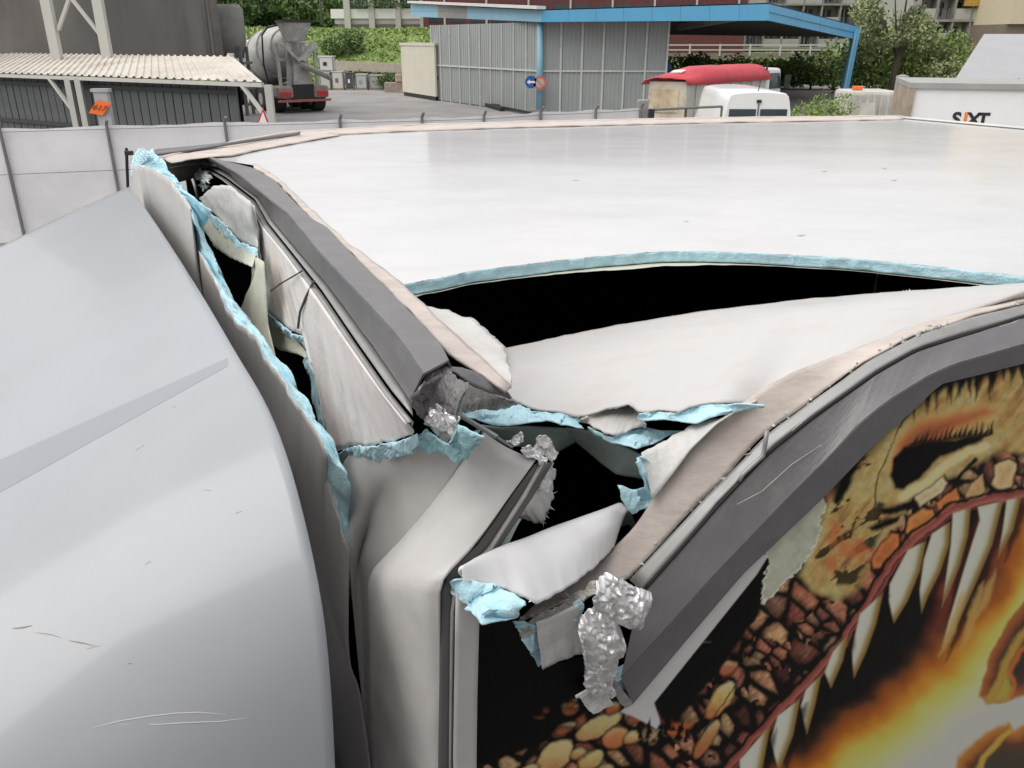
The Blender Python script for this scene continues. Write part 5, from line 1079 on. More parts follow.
# cream kiosk
kb = G(436, 101); kl, kr = G(403, 95.5), G(456, 98)
dl, dr_ = (kl - kb), (kr - kb); hz = at(436, 46, kb.y).z
ki = empty('cream_kiosk', (kb.x, kb.y, 0), 0, 'cream metal equipment kiosk standing against the ribbed hall', 'kiosk')
mb = MB(); mb.hexa([kb, kr, kr + dl, kl, kb + Vector((0, 0, hz)), kr + Vector((0, 0, hz)), kr + dl + Vector((0, 0, hz)), kl + Vector((0, 0, hz))])
M_KIO = mat('cream_sheet_metal', (.60, .57, .48), .5, var=.06, vscale=1)
for v in mb.v[:4]: v.z = .25
mb.build('kiosk_body', M_KIO, ki)
mb = MB(); ce = (kl + kr) / 2; up_ = Vector((0, 0, hz)); q4 = [p + (p - ce).normalized() * .12 for p in (kb, kr, kr + dl, kl)]; mb.hexa([q + up_ + Vector((0, 0, .003)) for q in q4] + [q + up_ + Vector((0, 0, .16)) for q in q4]); mb.build('kiosk_roof', M_KIO, ki)
mb = MB(); q4 = [p - (p - ce).normalized() * .1 for p in (kb, kr, kr + dl, kl)]; mb.hexa([q for q in q4] + [q + Vector((0, 0, .249)) for q in q4]); mb.build('kiosk_base', M_BLACK, ki)
for t in (.04, .96): MB().bar(kb.lerp(kr, t) + Vector((0, -.03, .26)), kb.lerp(kr, t) + Vector((0, -.03, hz - .02)), .08).build('corner_rail', M_KIO, ki)
a = kb.lerp(kr, .12) + Vector((-.02, -.04, hz * .42)); MB().box(a - Vector((.05, .03, .1)), a + Vector((.05, .03, .1))).build('door_handle', M_BLACK, ki)

# ------------------------------------------------------------------ ribbed hall with blue fascia and canopy
Bc = G(539, 114); Bl = G(438, 100.5); Bl = Bc + (Bl - Bc) * 1.05; Br = onplane(664, 100, Bc, Vector((.05, 1, 0)).normalized()); Br.z = 0
zw = at(539, 22, Bc.y).z
hall = empty('ribbed_hall', (Bc.x, Bc.y, 0), 0, 'grey ribbed metal hall with sky blue fascia and open canopy', 'building')
M_RIB = mat('grey_ribbed_sheet', (.33, .355, .345), .55, var=.05, vscale=.8); M_MUL = mat('pale_mullion', (.56, .57, .55), .5); M_BLUE = mat('sky_blue_fascia', (.10, .36, .58), .5, var=.05, vscale=1.5)
M_BLUE2 = mat('faded_blue_fascia', (.24, .44, .56), .55, var=.06, vscale=1.5)
def ribwall(A_, B_, npan, zsplit):
    d = B_ - A_; t = d.normalized(); nn = Vector((t.y, -t.x, 0)); nn = nn if nn.y < 0 else -nn; Lw = d.length
    for i in range(npan):
        a0, a1 = A_ + d * (i / npan), A_ + d * ((i + 1) / npan)
        for z0, z1 in ((.05, zsplit - .04), (zsplit + .04, zw)):
            rows = [[], []]; k = max(5, int((a1 - a0).length / .22))
            for j in range(k):
                for s_, h in ((0, 0), (.45, 0), (.55, .03), (.95, .03)):
                    b = a0.lerp(a1, (j + s_) / k) + nn * h; rows[0].append(b + Vector((0, 0, z0))); rows[1].append(b + Vector((0, 0, z1)))
            MB().grid(rows).build('ribbed_panel', M_RIB, hall)
        MB().bar(a0 + nn * .05 + Vector((0, 0, 0)), a0 + nn * .05 + Vector((0, 0, zw)), .09, .08).build('mullion', M_MUL, hall)
        MB().bar(a0 + nn * .055 + Vector((0, 0, zsplit)), a1 + nn * .055 + Vector((0, 0, zsplit)), .07, .08).build('cross_rail', M_MUL, hall)
    MB().bar(B_ + nn * .05, B_ + nn * .05 + Vector((0, 0, zw)), .09, .08).build('mullion', M_MUL, hall)
    bk = MB(); bk.grid([[A_ - nn * .06, B_ - nn * .06], [A_ - nn * .06 + Vector((0, 0, zw)), B_ - nn * .06 + Vector((0, 0, zw))]]); bk.build('wall_backing', M_RIB, hall)
zs_ = at(560, 71, Bc.y).z
ribwall(Bc, Br, 6, zs_); ribwall(Bl, Bc, 10, zs_)
MB().tube([Bc + Vector((.0, -.2, 0)), Bc + Vector((.0, -.2, zw))], .16, 12).build('corner_column', M_BLUE2, hall, smooth=True)
MB().box(Bc + Vector((-.45, -.45, 0)), Bc + Vector((.4, .1, .25))).build('column_footing', M_CONC, hall)
# fascia and canopy roof
tA, tB, tC, tD = at(411, 4, 62), at(541, 10.5, Bc.y - 1.0), at(769, 4, Bc.y - 3.0), at(859, 27, 55)
bA, bB, bC, bD = at(411, 16.5, 62), at(541, 22, Bc.y - 1.0), at(769, 20.5, Bc.y - 3.0), at(859, 40, 55)
back_v = Vector((0, 1, 0))
def fas(a0, a1, b1, b0, m, th=.12):
    nn = (a1 - a0).cross(Vector((0, 0, 1))).normalized(); nn = nn if nn.y < 0 else -nn
    mb = MB(); mb.poly([b0, b1, a1, a0], -nn * th); return mb.build('fascia_panel', m, hall)
fas(tA, tA.lerp(tB, .27), bA.lerp(bB, .27), bA, M_BLUE2); fas(tA.lerp(tB, .27), tA.lerp(tB, .52), bA.lerp(bB, .52), bA.lerp(bB, .27), mat('bare_grey_fascia', (.26, .26, .25), .7)); fas(tA.lerp(tB, .52), tB, bB, bA.lerp(bB, .52), M_BLUE2)
for i in range(8): fas(tB.lerp(tC, i / 8), tB.lerp(tC, (i + .992) / 8), bB.lerp(bC, (i + .992) / 8), bB.lerp(bC, i / 8), M_BLUE)
for i in range(4): fas(tC.lerp(tD, i / 4), tC.lerp(tD, (i + .992) / 4), bC.lerp(bD, (i + .992) / 4), bC.lerp(bD, i / 4), M_BLUE)
tE = Vector((tA.x + 14, 78, tA.z - .3)); tF = Vector((tD.x + 2, 76, tD.z))
up = Vector((0, 0, .05)); dn = Vector((0, 0, .35))
mb = MB(); mb.add([p + up for p in (tA, tB, tC, tD, tF, tE)], [(0, 1, 2, 3, 4, 5)]); mb.build('hall_roof', mat('pale_roof', (.55, .54, .52), .6), hall)
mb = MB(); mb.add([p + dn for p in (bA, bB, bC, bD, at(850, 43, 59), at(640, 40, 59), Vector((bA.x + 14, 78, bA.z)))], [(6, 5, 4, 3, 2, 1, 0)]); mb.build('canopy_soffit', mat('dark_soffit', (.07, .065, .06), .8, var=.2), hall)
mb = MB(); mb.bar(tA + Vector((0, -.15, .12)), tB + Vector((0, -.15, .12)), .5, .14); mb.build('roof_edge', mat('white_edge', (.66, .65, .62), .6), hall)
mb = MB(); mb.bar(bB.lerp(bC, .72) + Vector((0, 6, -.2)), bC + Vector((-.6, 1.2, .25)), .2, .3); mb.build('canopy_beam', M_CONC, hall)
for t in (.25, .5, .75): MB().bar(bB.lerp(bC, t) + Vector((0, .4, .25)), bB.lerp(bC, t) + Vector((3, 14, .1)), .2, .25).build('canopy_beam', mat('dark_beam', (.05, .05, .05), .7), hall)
p0, p1 = at(851, 40, 53), G(842, 101); MB().hexa([p1 + Vector(v) for v in ((-.22, -.15, 0), (.22, -.15, 0), (.22, .15, 0), (-.22, .15, 0))] + [Vector((p1.x + .25, p1.y, p0.z + .6)) + Vector(v) for v in ((-.18, -.15, 0), (.18, -.15, 0), (.18, .15, 0), (-.18, .15, 0))]).build('canopy_column', M_BLUE, hall)
MB().bar(p1 + Vector((-.1, -.25, .2)), Vector((p1.x + .1, p1.y - .25, p0.z + .3)), .12).build('column_seam', M_BLUE2, hall)
# loose dark beams lying by the hall wall
for i, (a, b, lab) in enumerate([((459, 99.5), (500, 108), 'long dark steel beam lying along the hall wall'), ((478, 103), (503, 110), 'short dark steel beam beside the long one by the hall'), ((466, 101), (530, 113.5), 'thin dark pipe lying at the foot of the hall')]):
    A_, B_ = G(*a) + Vector((0, -.6 - .3 * i, .12)), G(*b) + Vector((0, -.6 - .3 * i, .12)); o = MB().bar(A_, B_, .34 - .1 * i, .22 - .05 * i).build('steel_beam', M_BLACK); tag(o, lab, 'beam', 'beams lying by the hall')
# two round road signs on the corner column
def roundsign(name, px_, py_, r, m, label):
    c = at(px_, py_, Bc.y - .75); root = empty(name, c, 0, label, 'sign'); MB().lathe([(0, r), (.03, r)], (0, 0, 0), (0, -1, 0), 28).build('disc', m, root, local=True); MB().bar((0, .02, 0), (Bc.x - c.x, .5, 0), .05).build('bracket', M_GALV, root, local=True); return root
s1 = roundsign('direction_sign', 531, 82, .30, mat('blue_sign', (.015, .09, .36), .4), 'round blue sign with white arrow pointing left on the hall corner')
MB().poly([(.2, -.035, -.05), (.2, -.035, .05), (-.06, -.035, .05), (-.06, -.035, .12), (-.21, -.035, 0), (-.06, -.035, -.12), (-.06, -.035, -.05)], (0, -.006, 0)).build('white_arrow', M_WHITE, s1, local=True)
s2 = roundsign('no_parking_sign', 540, 83, .33, mat('faded_red_sign', (.50, .13, .10), .5), 'faded round red sign with a diagonal bar on the hall corner column')
MB().lathe([(.031, .22), (.036, .22)], (0, 0, 0), (0, -1, 0), 24).build('pale_centre', mat('faded_pink', (.50, .36, .32), .5), s2, local=True); MB().bar((-.16, -.045, .16), (.16, -.045, -.16), .07, .01).build('diagonal_bar', mat('faded_red_sign', (0, 0, 0)), s2, local=True)
# ------------------------------------------------------------------ buildings behind
Yr = 96
rb = empty('red_office_block', (at(600, 5, Yr).x, Yr, 0), 0, 'dark red office block with strip windows behind the blue hall roof', 'building')
a, b = at(424, 40, Yr), at(744, 40, Yr)
MB().box((a.x, Yr, 0), (b.x, Yr + 12, 16)).build('wall', mat('dark_red_wall', (.12, .035, .035), .7, var=.2), rb)
for fl_ in range(4):
    for i in range(15):
        x0 = a.x + .6 + i * (b.x - a.x - 1) / 15; z = 5.2 + fl_ * 2.8
        w_ = MB().box((x0, Yr - .06, z), (x0 + 1.5, Yr - .01, z + 1.8)).build('window', M_GLASS, rb)
        if i % 2 == 0: MB().box((x0 + 1.6, Yr - .12, z - .3), (x0 + 1.8, Yr - .01, z + 2.3)).build('mullion', M_STEEL, rb)
# concrete apartment block with balconies
def flats(name, label, px0, px1, Ya, floors, m_wall, ztop, bays, base=3.0, depth=14, fh=3.0):
    a, b = at(px0, 40, Ya), at(px1, 40, Ya); root = empty(name, ((a.x + b.x) / 2, Ya, 0), 0, label, 'building')
    MB().box((a.x, Ya, 0), (b.x, Ya + depth, ztop)).build('wall', m_wall, root)
    bw = (b.x - a.x) / bays
    for f in range(floors):
        z = base + f * fh
        MB().box((a.x, Ya - 1.5, z - .22), (b.x, Ya - .003, z)).build('balcony_slab', M_CONC, root)
        for i in range(bays):
            x0 = a.x + i * bw
            w_ = MB().box((x0 + bw * .12, Ya - .05, z + .3), (x0 + bw * .70, Ya - .01, z + fh - .65)).build('window', M_GLASS, root)
            MB().box((x0 + bw * .40, Ya - .08, z + .3), (x0 + bw * .43, Ya - .052, z + fh - .65)).build('frame', M_WHITE, w_)
            if (i + f) % 3: MB().box((x0 + .1, Ya - 1.5, z + .002), (x0 + bw - .15, Ya - 1.42, z + 1.0)).build('balcony_panel', mat('balcony_panel_grey', (.42, .41, .39), .7, var=.1), root)
            else:
                for k in range(5): MB().box((x0 + .15 + k * bw / 5.5, Ya - 1.5, z + .002), (x0 + .21 + k * bw / 5.5, Ya - 1.44, z + 1.0)).build('railing_bar', M_GALV, root)
            MB().box((x0 - .1, Ya - 1.45, z + .002), (x0 + .1, Ya - .005, z + fh - .24)).build('divider', M_CONC, root)
    return root
flats('grey_apartment_block', 'grey concrete apartment block with balconies behind the canopy', 742, 905, 118, 6, M_CONC, 18.5, 9, 2.6, fh=2.6)
flats('stepped_apartment_block', 'pale concrete balcony block right of the tree crown', 908, 1012, 92, 6, mat('warm_concrete', (.40, .39, .37), .8, var=.12), 15, 6, .9, fh=2.25)
a, b = at(1008, 30, 84), at(1150, 30, 84); bb = empty('beige_block', (a.x, 84, 0), 0, 'plain beige rendered block at the upper right edge', 'building')
MB().box((a.x, 84, at(980, 24, 84).z), (b.x, 92, 16)).build('upper_wall', mat('beige_render', (.58, .50, .38), .8, var=.06), bb); MB().box((a.x - .2, 84.4, 0), (b.x, 92, at(980, 24, 84).z - .003)).build('lower_wall', mat('brown_recess', (.20, .16, .13), .8), bb)
c = at(930, 3, 91); MB().box((at(966, 3, 90).x, 90.1, at(970, 6, 90).z), (at(1006, 3, 90).x, 90.4, at(970, 6, 90).z + 3)).build('yellow_awning', mat('ochre_panel', (.45, .27, .06), .7, var=.2), bb)
# grey gable building with plain sloped roof
Yg = 38
P4 = [at(952, 84, Yg), at(1060, 96, Yg), at(1060, 34, Yg + 9), at(984, 34, Yg + 9)]
gb = empty('grey_roofed_store', (P4[0].x, Yg, 0), 0, 'low store with a big plain grey sloping roof behind the white box van', 'building')
P4[1].z = P4[0].z; P4[1].x += 6; P4[2].x += 8
mb = MB(); mb.poly(P4, (0, 0, -.15)); mb.build('roof', mat('grey_roof_membrane', (.36, .36, .37), .7, var=.05, vscale=.6), gb)
mb = MB(); mb.hexa([Vector((p.x, p.y, 0)) for p in P4] + [p - Vector((0, 0, .16)) for p in P4]); mb.build('wall', M_CONC, gb)
MB().tube([at(1019, 92, 30) + Vector((0, 0, -.4)), at(1019, 78, 30)], .03, 6).build('mast', M_GALV, gb)
p = at(977, 82, Yg + .6); MB().box(p - Vector((.35, .2, .25)), p + Vector((.35, .2, .02))).build('roof_vent', M_GALV, gb)

# fence railing of the upper road behind the canopy
rl = empty('road_railing', (at(760, 50, 88).x, 88, 0), 0, 'grey road railing on concrete base seen under the blue canopy', 'railing')
mb = MB(); a, b = at(660, 45, 88), at(900, 52, 88); mb.box((a.x, 88, a.z - 1.6), (b.x, 88.5, a.z - .75)); mb.build('road_edge', mat('brown_concrete', (.22, .19, .16), .85, var=.2), rl)
for z in (0, -.45): MB().bar(a + Vector((0, 0, z)), Vector((b.x, 88, a.z + z)), .12).build('rail', M_STEEL, rl)
for i in range(9): x = a.x + (b.x - a.x) * i / 8; MB().bar((x, 88, a.z - 1.0), (x, 88, a.z + .1), .16).build('post', M_STEEL, rl)
# shrubs on the bank under the canopy
for i, (px_, py_, yy, rx, rz, k, lab) in enumerate([(676, 92, 66, 2.6, 1.6, 0, 'dark shrub right beside the hall wall under the canopy'), (702, 90, 68, 2.8, 1.4, 0, 'dark shrub above the left end of the red tarp'), (730, 90, 68, 2.6, 1.45, 1, 'green shrub above the middle of the red tarp'), (757, 90, 69, 2.8, 1.4, 1, 'green shrub above the truck cab with the red tarp'), (784, 90, 68, 2.8, 1.4, 1, 'bushy shrub right of the white truck cab'), (810, 90, 67, 2.8, 1.6, 0, 'dark shrub left of the blue canopy column'), (832, 92, 66, 2.4, 2.2, 1, 'shrub just behind the blue canopy column'), (858, 92, 62, 2.6, 2.6, 0, 'dark shrub right of the blue canopy column'), (882, 92, 61, 2.6, 2.8, 1, 'leafy shrub above the grey tank container'), (906, 90, 60, 2.6, 3.0, 1, 'leafy shrub behind the white post'), (930, 88, 58, 2.8, 2.6, 1, 'leafy shrub above the left end of the white box van'), (950, 86, 56, 2.0, 1.6, 2, 'pale shrub touching the grey sloping roof')]):
    p = at(px_, py_, yy); shrub('yard_shrub', lab, 'shrub', 'shrubs behind the yard', p.x, yy, 0, rx, 1.4, rz, LEAF[(1, 3, 2)[k]], 1900, .15, 100 + i)
# light loose tree right of the canopy
p = at(893, 80, 57); bl = []
rng = np.random.default_rng(77)
for i in range(26):
    t = rng.uniform(0, 1); a_ = rng.uniform(0, 6.28); rr = (3.4 - 1.6 * t) * rng.uniform(.3, 1); bl.append((p.x + rr * math.cos(a_) * 1.1, 57 + rr * math.sin(a_), 2.2 + 6.4 * t, rng.uniform(.5, 1.1), .8, rng.uniform(.4, .9)))
shrub('young_tree', 'tall loose pale green tree in front of the apartment block', 'tree', None, p.x, 57, 0, 3.2, 3.0, 3.6, LEAF[2], 14000, .12, 77, blobs=bl, tall=2.0)
for i, (px_, py_, yy, lab, rx, rz) in enumerate([(800, 112, 27, 'low green bush right of the white van roof', .95, .86), (826, 112, 27.5, 'low green bush in front of the blue column base', 1.0, .92)]):
    p = at(px_, 122, yy); z_ = 0; shrub('low_bush', lab, 'bush', 'bushes by the van', p.x, yy, .35, rx, .6, rz, LEAF[3], 2600, .05, 130 + i)
mb = MB(); c = at(812, 120, 28); mb.lathe([(0, 1.5), (.3, 1.45), (.45, 1.1), (.5, .2)], (c.x, 28, 0), (0, 0, 1), 24); o = mb.build('planted_mound', mat('bank_soil', (.1, .1, .05))); o['kind'] = 'structure'

# ------------------------------------------------------------------ tipper with red tarpaulin
Yt = 31.5
A1, B1 = at(649, 82, Yt), at(689, 86, Yt - .3); zt = A1.z
tp = empty('tipper_truck', ((A1.x + B1.x) / 2, Yt, 0), 0, 'old pale tipper truck with its load under a red tarpaulin', 'truck')
wv = (B1 - A1); wv.z = 0; ww = wv.length; wd = wv.normalized(); fd = Vector((-wd.y, wd.x, 0)); fd = fd if fd.y > 0 else -fd
fd = (fd + wd * .62).normalized(); Ltr = 5.7
A1g = Vector((A1.x, A1.y, 0))
def TP(a, f, z): return A1g + wd * a + fd * f + Vector((0, 0, z))
M_OLD = mat('old_cream_body', (.60, .55, .45), .6, var=.1, vscale=1.5, dirt=(.34, .22, .12), dirt_amt=.8, dscale=1.8)
M_OLD2 = mat('old_grey_body', (.46, .46, .43), .6, var=.1, vscale=1.5, dirt=(.3, .27, .22), dirt_amt=.6, dscale=2.2)
zb = .75
MB().hexa([TP(0, 0, zb), TP(ww, 0, zb), TP(ww, Ltr, zb), TP(0, Ltr, zb), TP(0, .0, zt), TP(ww, 0, zt), TP(ww, Ltr, zt), TP(0, Ltr, zt)]).build('tipper_body', M_OLD2, tp, bevel=.03)
tg = MB().hexa([TP(-.03, -.06, zb), TP(ww + .03, -.06, zb), TP(ww + .03, -.004, zb), TP(-.03, -.004, zb), TP(.06, -.06, zt + .02), TP(ww - .06, -.06, zt + .02), TP(ww - .06, -.004, zt + .02), TP(.06, -.004, zt + .02)]).build('tailgate', M_OLD, tp)
MB().hexa([TP(.25, -.10, zb + .35), TP(ww - .3, -.10, zb + .35), TP(ww - .3, -.064, zb + .35), TP(.25, -.064, zb + .35), TP(.25, -.10, zt - .25), TP(ww - .3, -.10, zt - .25), TP(ww - .3, -.064, zt - .25), TP(.25, -.064, zt - .25)]).build('rust_panel', mat('rusty_cream', (.60, .50, .34), .7, var=.2, vscale=2, dirt=(.26, .14, .06), dirt_amt=.9, dscale=1.4), tg)
for f in (.5, 1.3, 2.1, 2.9, 3.7, 4.5, 5.2): MB().bar(TP(ww + .03, f, zb), TP(ww + .03, f, zt), .08).build('side_rib', M_OLD2, tp)
rows = []
for j in range(17):
    f = -.25 + (Ltr + .35) * j / 16; r_ = []
    for i in range(15):
        t = i / 14; a = -.12 + (ww + .24) * t; hump = math.sin(math.pi * t) ** .6 * (.46 * min(1, .25 + j / 6)) if 0 < t < 1 else 0
        z = zt + .04 + hump + .03 * nz((a * 3, f * 2, 0), 1.2, 5) - (.12 if i in (0, 14) else 0)
        r_.append(TP(a, f, z))
    rows.append(r_)
tarp = MB().grid(rows).build('red_tarpaulin', mat('red_tarp', (.50, .045, .06), .5, var=.12, vscale=2, bump=.2, bscale=5), tp, smooth=True, solid=.03)
MB().hexa([TP(.55, .35, zt + .30), TP(.95, .35, zt + .31), TP(.95, .6, zt + .37), TP(.55, .6, zt + .36), TP(.55, .35, zt + .34), TP(.95, .35, zt + .35), TP(.95, .6, zt + .41), TP(.55, .6, zt + .40)]).build('tarp_patch', M_WHITE, tarp)
cab_ = MB().hexa([TP(.05, Ltr + .15, .5), TP(ww - .05, Ltr + .15, .5), TP(ww - .05, Ltr + 1.7, .5), TP(.05, Ltr + 1.7, .5), TP(.1, Ltr + .15, zt + .38), TP(ww - .1, Ltr + .15, zt + .38), TP(ww - .12, Ltr + 1.4, zt + .33), TP(.12, Ltr + 1.4, zt + .33)]).build('cab', M_WHITE, tp, bevel=.1)
MB().hexa([TP(ww - .04, Ltr + .45, zt - .45), TP(ww - .03, Ltr + 1.35, zt - .45), TP(ww - .07, Ltr + 1.35, zt - .45), TP(ww - .08, Ltr + .45, zt - .45), TP(ww - .07, Ltr + .45, zt + .15), TP(ww - .07, Ltr + 1.2, zt + .15), TP(ww - .1, Ltr + 1.2, zt + .15), TP(ww - .12, Ltr + .45, zt + .15)]).build('side_window', M_GLASS, cab_)
MB().hexa([TP(.3, Ltr + .12, zt - .1), TP(ww - .3, Ltr + .12, zt - .1), TP(ww - .3, Ltr + .16, zt - .1), TP(.3, Ltr + .16, zt - .1), TP(.3, Ltr + .12, zt + .2), TP(ww - .3, Ltr + .12, zt + .2), TP(ww - .3, Ltr + .16, zt + .2), TP(.3, Ltr + .16, zt + .2)]).build('rear_window', M_GLASS, cab_)
MB().box(TP(ww + .12, Ltr + 1.35, zt - .45), TP(ww + .12, Ltr + 1.35, zt - .45) + Vector((.2, .12, .5))).build('mirror', M_BLACK, cab_)
MB().tube([TP(ww - .1, Ltr + .05, zt - .3), TP(ww - .05, Ltr + .05, zt + .62)], .04, 8).build('exhaust_stack', M_BLACK, tp)
for f in (.7, 1.7, Ltr + .9):
    for a in (.1, ww - .1): MB().lathe([(-.14, .2), (-.14, .4), (.14, .4), (.14, .2)], TP(a, f, .4), wd, 20).build('wheel', M_TYRE, tp)
MB().hexa([TP(.4, 0, .45), TP(ww - .4, 0, .45), TP(ww - .4, Ltr + 1.2, .45), TP(.4, Ltr + 1.2, .45), TP(.4, 0, .74), TP(ww - .4, 0, .74), TP(ww - .4, Ltr + 1.2, .74), TP(.4, Ltr + 1.2, .74)]).build('chassis', M_BLACK, tp)
MB().lathe([(0, .22), (.03, .22)], at(668, 68, 48), (0, -1, 0), 20).build('route_sign', mat('blue_sign', (0, 0, .3)), None)
o = bpy.data.objects['route_sign']; tag(o, 'small round blue road sign peeking over the red tarpaulin', 'sign'); pp = at(668, 68, 48); MB().bar((pp.x, 48.05, 0), (pp.x, 48.05, pp.z), .06).build('sign_post', M_GALV, o)

# ------------------------------------------------------------------ white panel van (roof and rear show over the truck roof)
Yw = 23.5
l0, r0 = at(722, 121, Yw), at(792, 119, Yw); zt = at(757, 92, Yw).z; cx = (l0.x + r0.x) / 2; hw = (r0.x - l0.x) / 2
vn = empty('white_van', (cx, Yw, 0), R(-2), 'white panel van seen from behind with dark rear windows', 'van')
sec = [(-hw, .35), (-hw - .02, 1.1), (-hw + .05, 1.6), (-hw * .84, zt - .10), (-hw * .74, zt - .02), (0, zt + .02), (hw * .74, zt - .02), (hw * .84, zt - .10), (hw - .05, 1.6), (hw + .02, 1.1), (hw, .35)]
sec = [(v.x, v.y) for v in smoothpl([Vector((a, b, 0)) for a, b in sec], 1)]
rows = [[Vector((a * (1 - .03 * (j == 0)), j_, b - (.03 if j == 0 else 0))) for a, b in sec] for j, j_ in enumerate((0, .12, 2.2, 3.6, 4.0))]
rows.append([Vector((a * .9, 4.7, min(b, 1.3))) for a, b in sec]); rows.append([Vector((a * .85, 5.3, min(b, 1.0))) for a, b in sec])
bd_ = MB().grid(rows).build('van_body', mat('van_white', (.80, .80, .78), .22, var=.02, coat=.3), vn, smooth=True, local=True)
mb = MB(); mb.add([Vector((a, 0, b - .03)) for a, b in sec], [tuple(range(len(sec)))]); mb.build('rear_doors', mat('van_white', (0, 0, 0)), vn, local=True)
for s_ in (-1, 1):
    MB().box((s_ * hw * .44 - hw * .38, -.02, 1.02), (s_ * hw * .44 + hw * .38, -.004, zt - .44)).build('rear_window', M_GLASS, vn, local=True)
    MB().box((s_ * hw * .9 - .06, -.03, .9), (s_ * hw * .9 + .06, -.004, 1.3)).build('tail_light', mat('tail_light_red', (.5, 0, 0)), vn, local=True)
MB().box((-.06, -.04, zt - .28), (.06, -.002, zt - .2)).build('brake_light', M_BLACK, vn, local=True)
MB().box((-.02, -.012, .5), (.02, -.003, zt - .3)).build('door_seam', M_GALV, vn, local=True)
for yy in (.9, 4.2):
    for s_ in (-1, 1): MB().lathe([(-.1, .2), (-.1, .34), (.1, .34), (.1, .2)], (s_ * (hw - .08), yy, .34), (1, 0, 0), 20).build('wheel', M_TYRE, vn, local=True)
MB().tube([(.02, .3, zt), (.02, .2, zt + .14)], .012, 6).build('aerial', M_BLACK, vn, local=True)

# ------------------------------------------------------------------ grey tank container, white post, orange crate
Yc = 30
a, b = at(847, 118, Yc), at(900, 91, Yc); hgt = b.z; ct = empty('tank_container', ((a.x + b.x) / 2, Yc, 0), 0, 'dirty off white ribbed container between low bush and white box van', 'container')
w_ = (b.x - a.x)
M_TANK = mat('dirty_off_white', (.50, .49, .45), .65, var=.12, vscale=1.5, dirt=(.3, .27, .22), dirt_amt=.7, dscale=2)
MB().box((-w_ / 2, 0, .1), (w_ / 2, 1.6, hgt)).build('container_body', M_TANK, ct, local=True, bevel=.12)
for i in range(7): x = -w_ / 2 + .12 + i * (w_ - .24) / 6; MB().box((x - .05, -.05, .12), (x + .05, -.004, hgt - .14)).build('side_rib', M_TANK, ct, local=True)
MB().hexa([(-.55, -.3, .3), (.1, -.3, .3), (.1, -.06, .3), (-.55, -.06, .3), (-.45, -.16, hgt * .8), (.0, -.16, hgt * .8), (.0, -.06, hgt * .8), (-.45, -.06, hgt * .8)]).build('end_box', M_TANK, ct, local=True)
p = at(862.5, 89, Yc); o = MB().box((p.x - .16, Yc + .3, hgt + .003), (p.x + .14, Yc + .55, hgt + .14)).build('orange_box', M_ORANGE, bevel=.03); tag(o, 'small orange box lying on the off white container', 'box')
p = at(902, 80, 26); o = MB().tube([(p.x, 26, 0), (p.x, 26, p.z + .06)], .17, 16).build('white_bollard', mat('pale_post', (.52, .51, .46), .7, var=.1), auto=40); tag(o, 'pale thick post beside the left end of the white box van', 'post')
MB().lathe([(0, .18), (.05, .18), (.09, .05)], (p.x, 26, p.z + .06), (0, 0, 1), 16).build('post_cap', M_CONC, o)

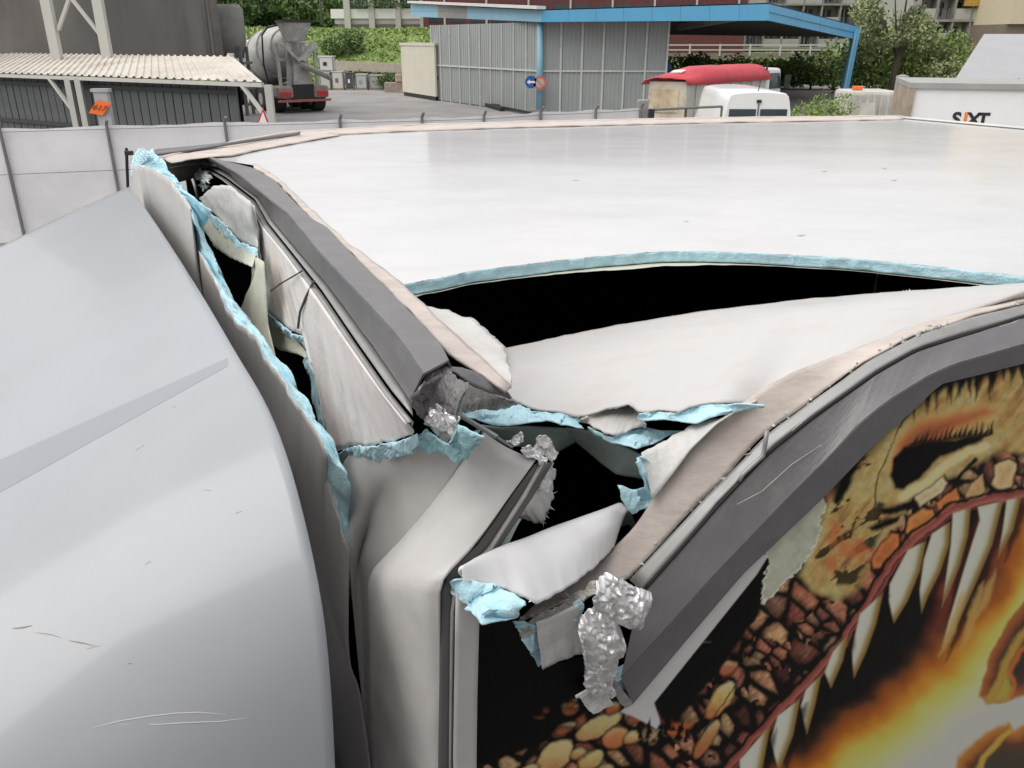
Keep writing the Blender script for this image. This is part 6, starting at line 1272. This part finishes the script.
# ------------------------------------------------------------------ white box van with lettering
Ys = 13.5
zt = at(915, 86, Ys).z; a = at(912, 90, Ys); sb = empty('white_box_van', (a.x, Ys, 0), R(-18), 'white rental box van with dark and orange letters at the right edge', 'van')
Lb = 2.55
bxm = MB().box((0, 0, .9), (Lb, 2.0, zt)).build('box_body', mat('box_white', (.84, .85, .85), .3, var=.02, coat=.2), sb, local=True, bevel=.03)
MB().box((-.05, -.04, zt - .03), (Lb + .05, 2.05, zt + .05)).build('roof_rim', mat('roof_rim_grey', (.34, .34, .32), .6, var=.1), sb, local=True)
MB().box((-.05, -.05, .85), (.04, 2.04, zt - .035)).build('rear_frame', mat('brown_frame', (.34, .28, .21), .7, var=.3, vscale=3), sb, local=True)
MB().box((Lb - .28, -.02, .9), (Lb - .10, -.004, zt - .04)).build('front_post', mat('pale_grey_panel', (.55, .56, .56), .5), sb, local=True)
MB().hexa([(Lb + .06, .1, .5), (Lb + 1.8, .1, .5), (Lb + 1.8, 1.9, .5), (Lb + .06, 1.9, .5), (Lb + .06, .2, 2.3), (Lb + .9, .2, 2.3), (Lb + .9, 1.8, 2.3), (Lb + .06, 1.8, 2.3)]).build('cab', mat('cab_grey', (.40, .41, .42), .4), sb, local=True, bevel=.08)
for x in (.5, Lb + 1.0):
    for y in (.2, 1.8): MB().lathe([(-.12, .2), (-.12, .36), (.12, .36), (.12, .2)], (x, y, .36), (0, 1, 0), 20).build('wheel', M_TYRE, sb, local=True)
MB().box((0, .3, .5), (Lb + 1.5, 1.7, .85)).build('chassis', M_BLACK, sb, local=True)
bpy.context.view_layer.update()
nrm = Vector((0, -1, 0)); rot = Matrix.Rotation(R(-18), 3, 'Z'); xa = rot @ Vector((1, 0, 0)); na = rot @ nrm
c0 = onplane(969.5, 120, Vector((a.x, Ys, 0)) + na * .004, na)
for ch, off, m in (('S', -.185, M_BLACK), ('I', -.06, mat('logo_orange', (.80, .22, .06), .5)), ('X', .055, M_BLACK), ('T', .185, M_BLACK)):
    text(ch, .27, m, sb, c0 + xa * off, xa, (0, 0, 1), 'lettering', .003, .010)

# ------------------------------------------------------------------ unseen building added behind the viewpoint to shade the truck's near side
dp = empty('unseen_shade_building', (3, -2.2, 0), 0, 'unseen grey building added just behind the viewpoint to shade the truck', 'building')
MB().box((-3, -12, 0), (16, -2.2, 8)).build('wall', mat('shade_building_render', (.42, .415, .40), .85, var=.1), dp)
for k in range(2):
    for i in range(6):
        x = -2.5 + i * 3.1; w_ = MB().box((x, -2.24, 1.4 + k * 3.6), (x + 1.8, -2.203, 3.2 + k * 3.6)).build('window', M_GLASS, dp); MB().box((x - .1, -2.32, 1.25 + k * 3.6), (x + 1.9, -2.21, 1.35 + k * 3.6)).build('shade_building_sill', M_CONC, w_)
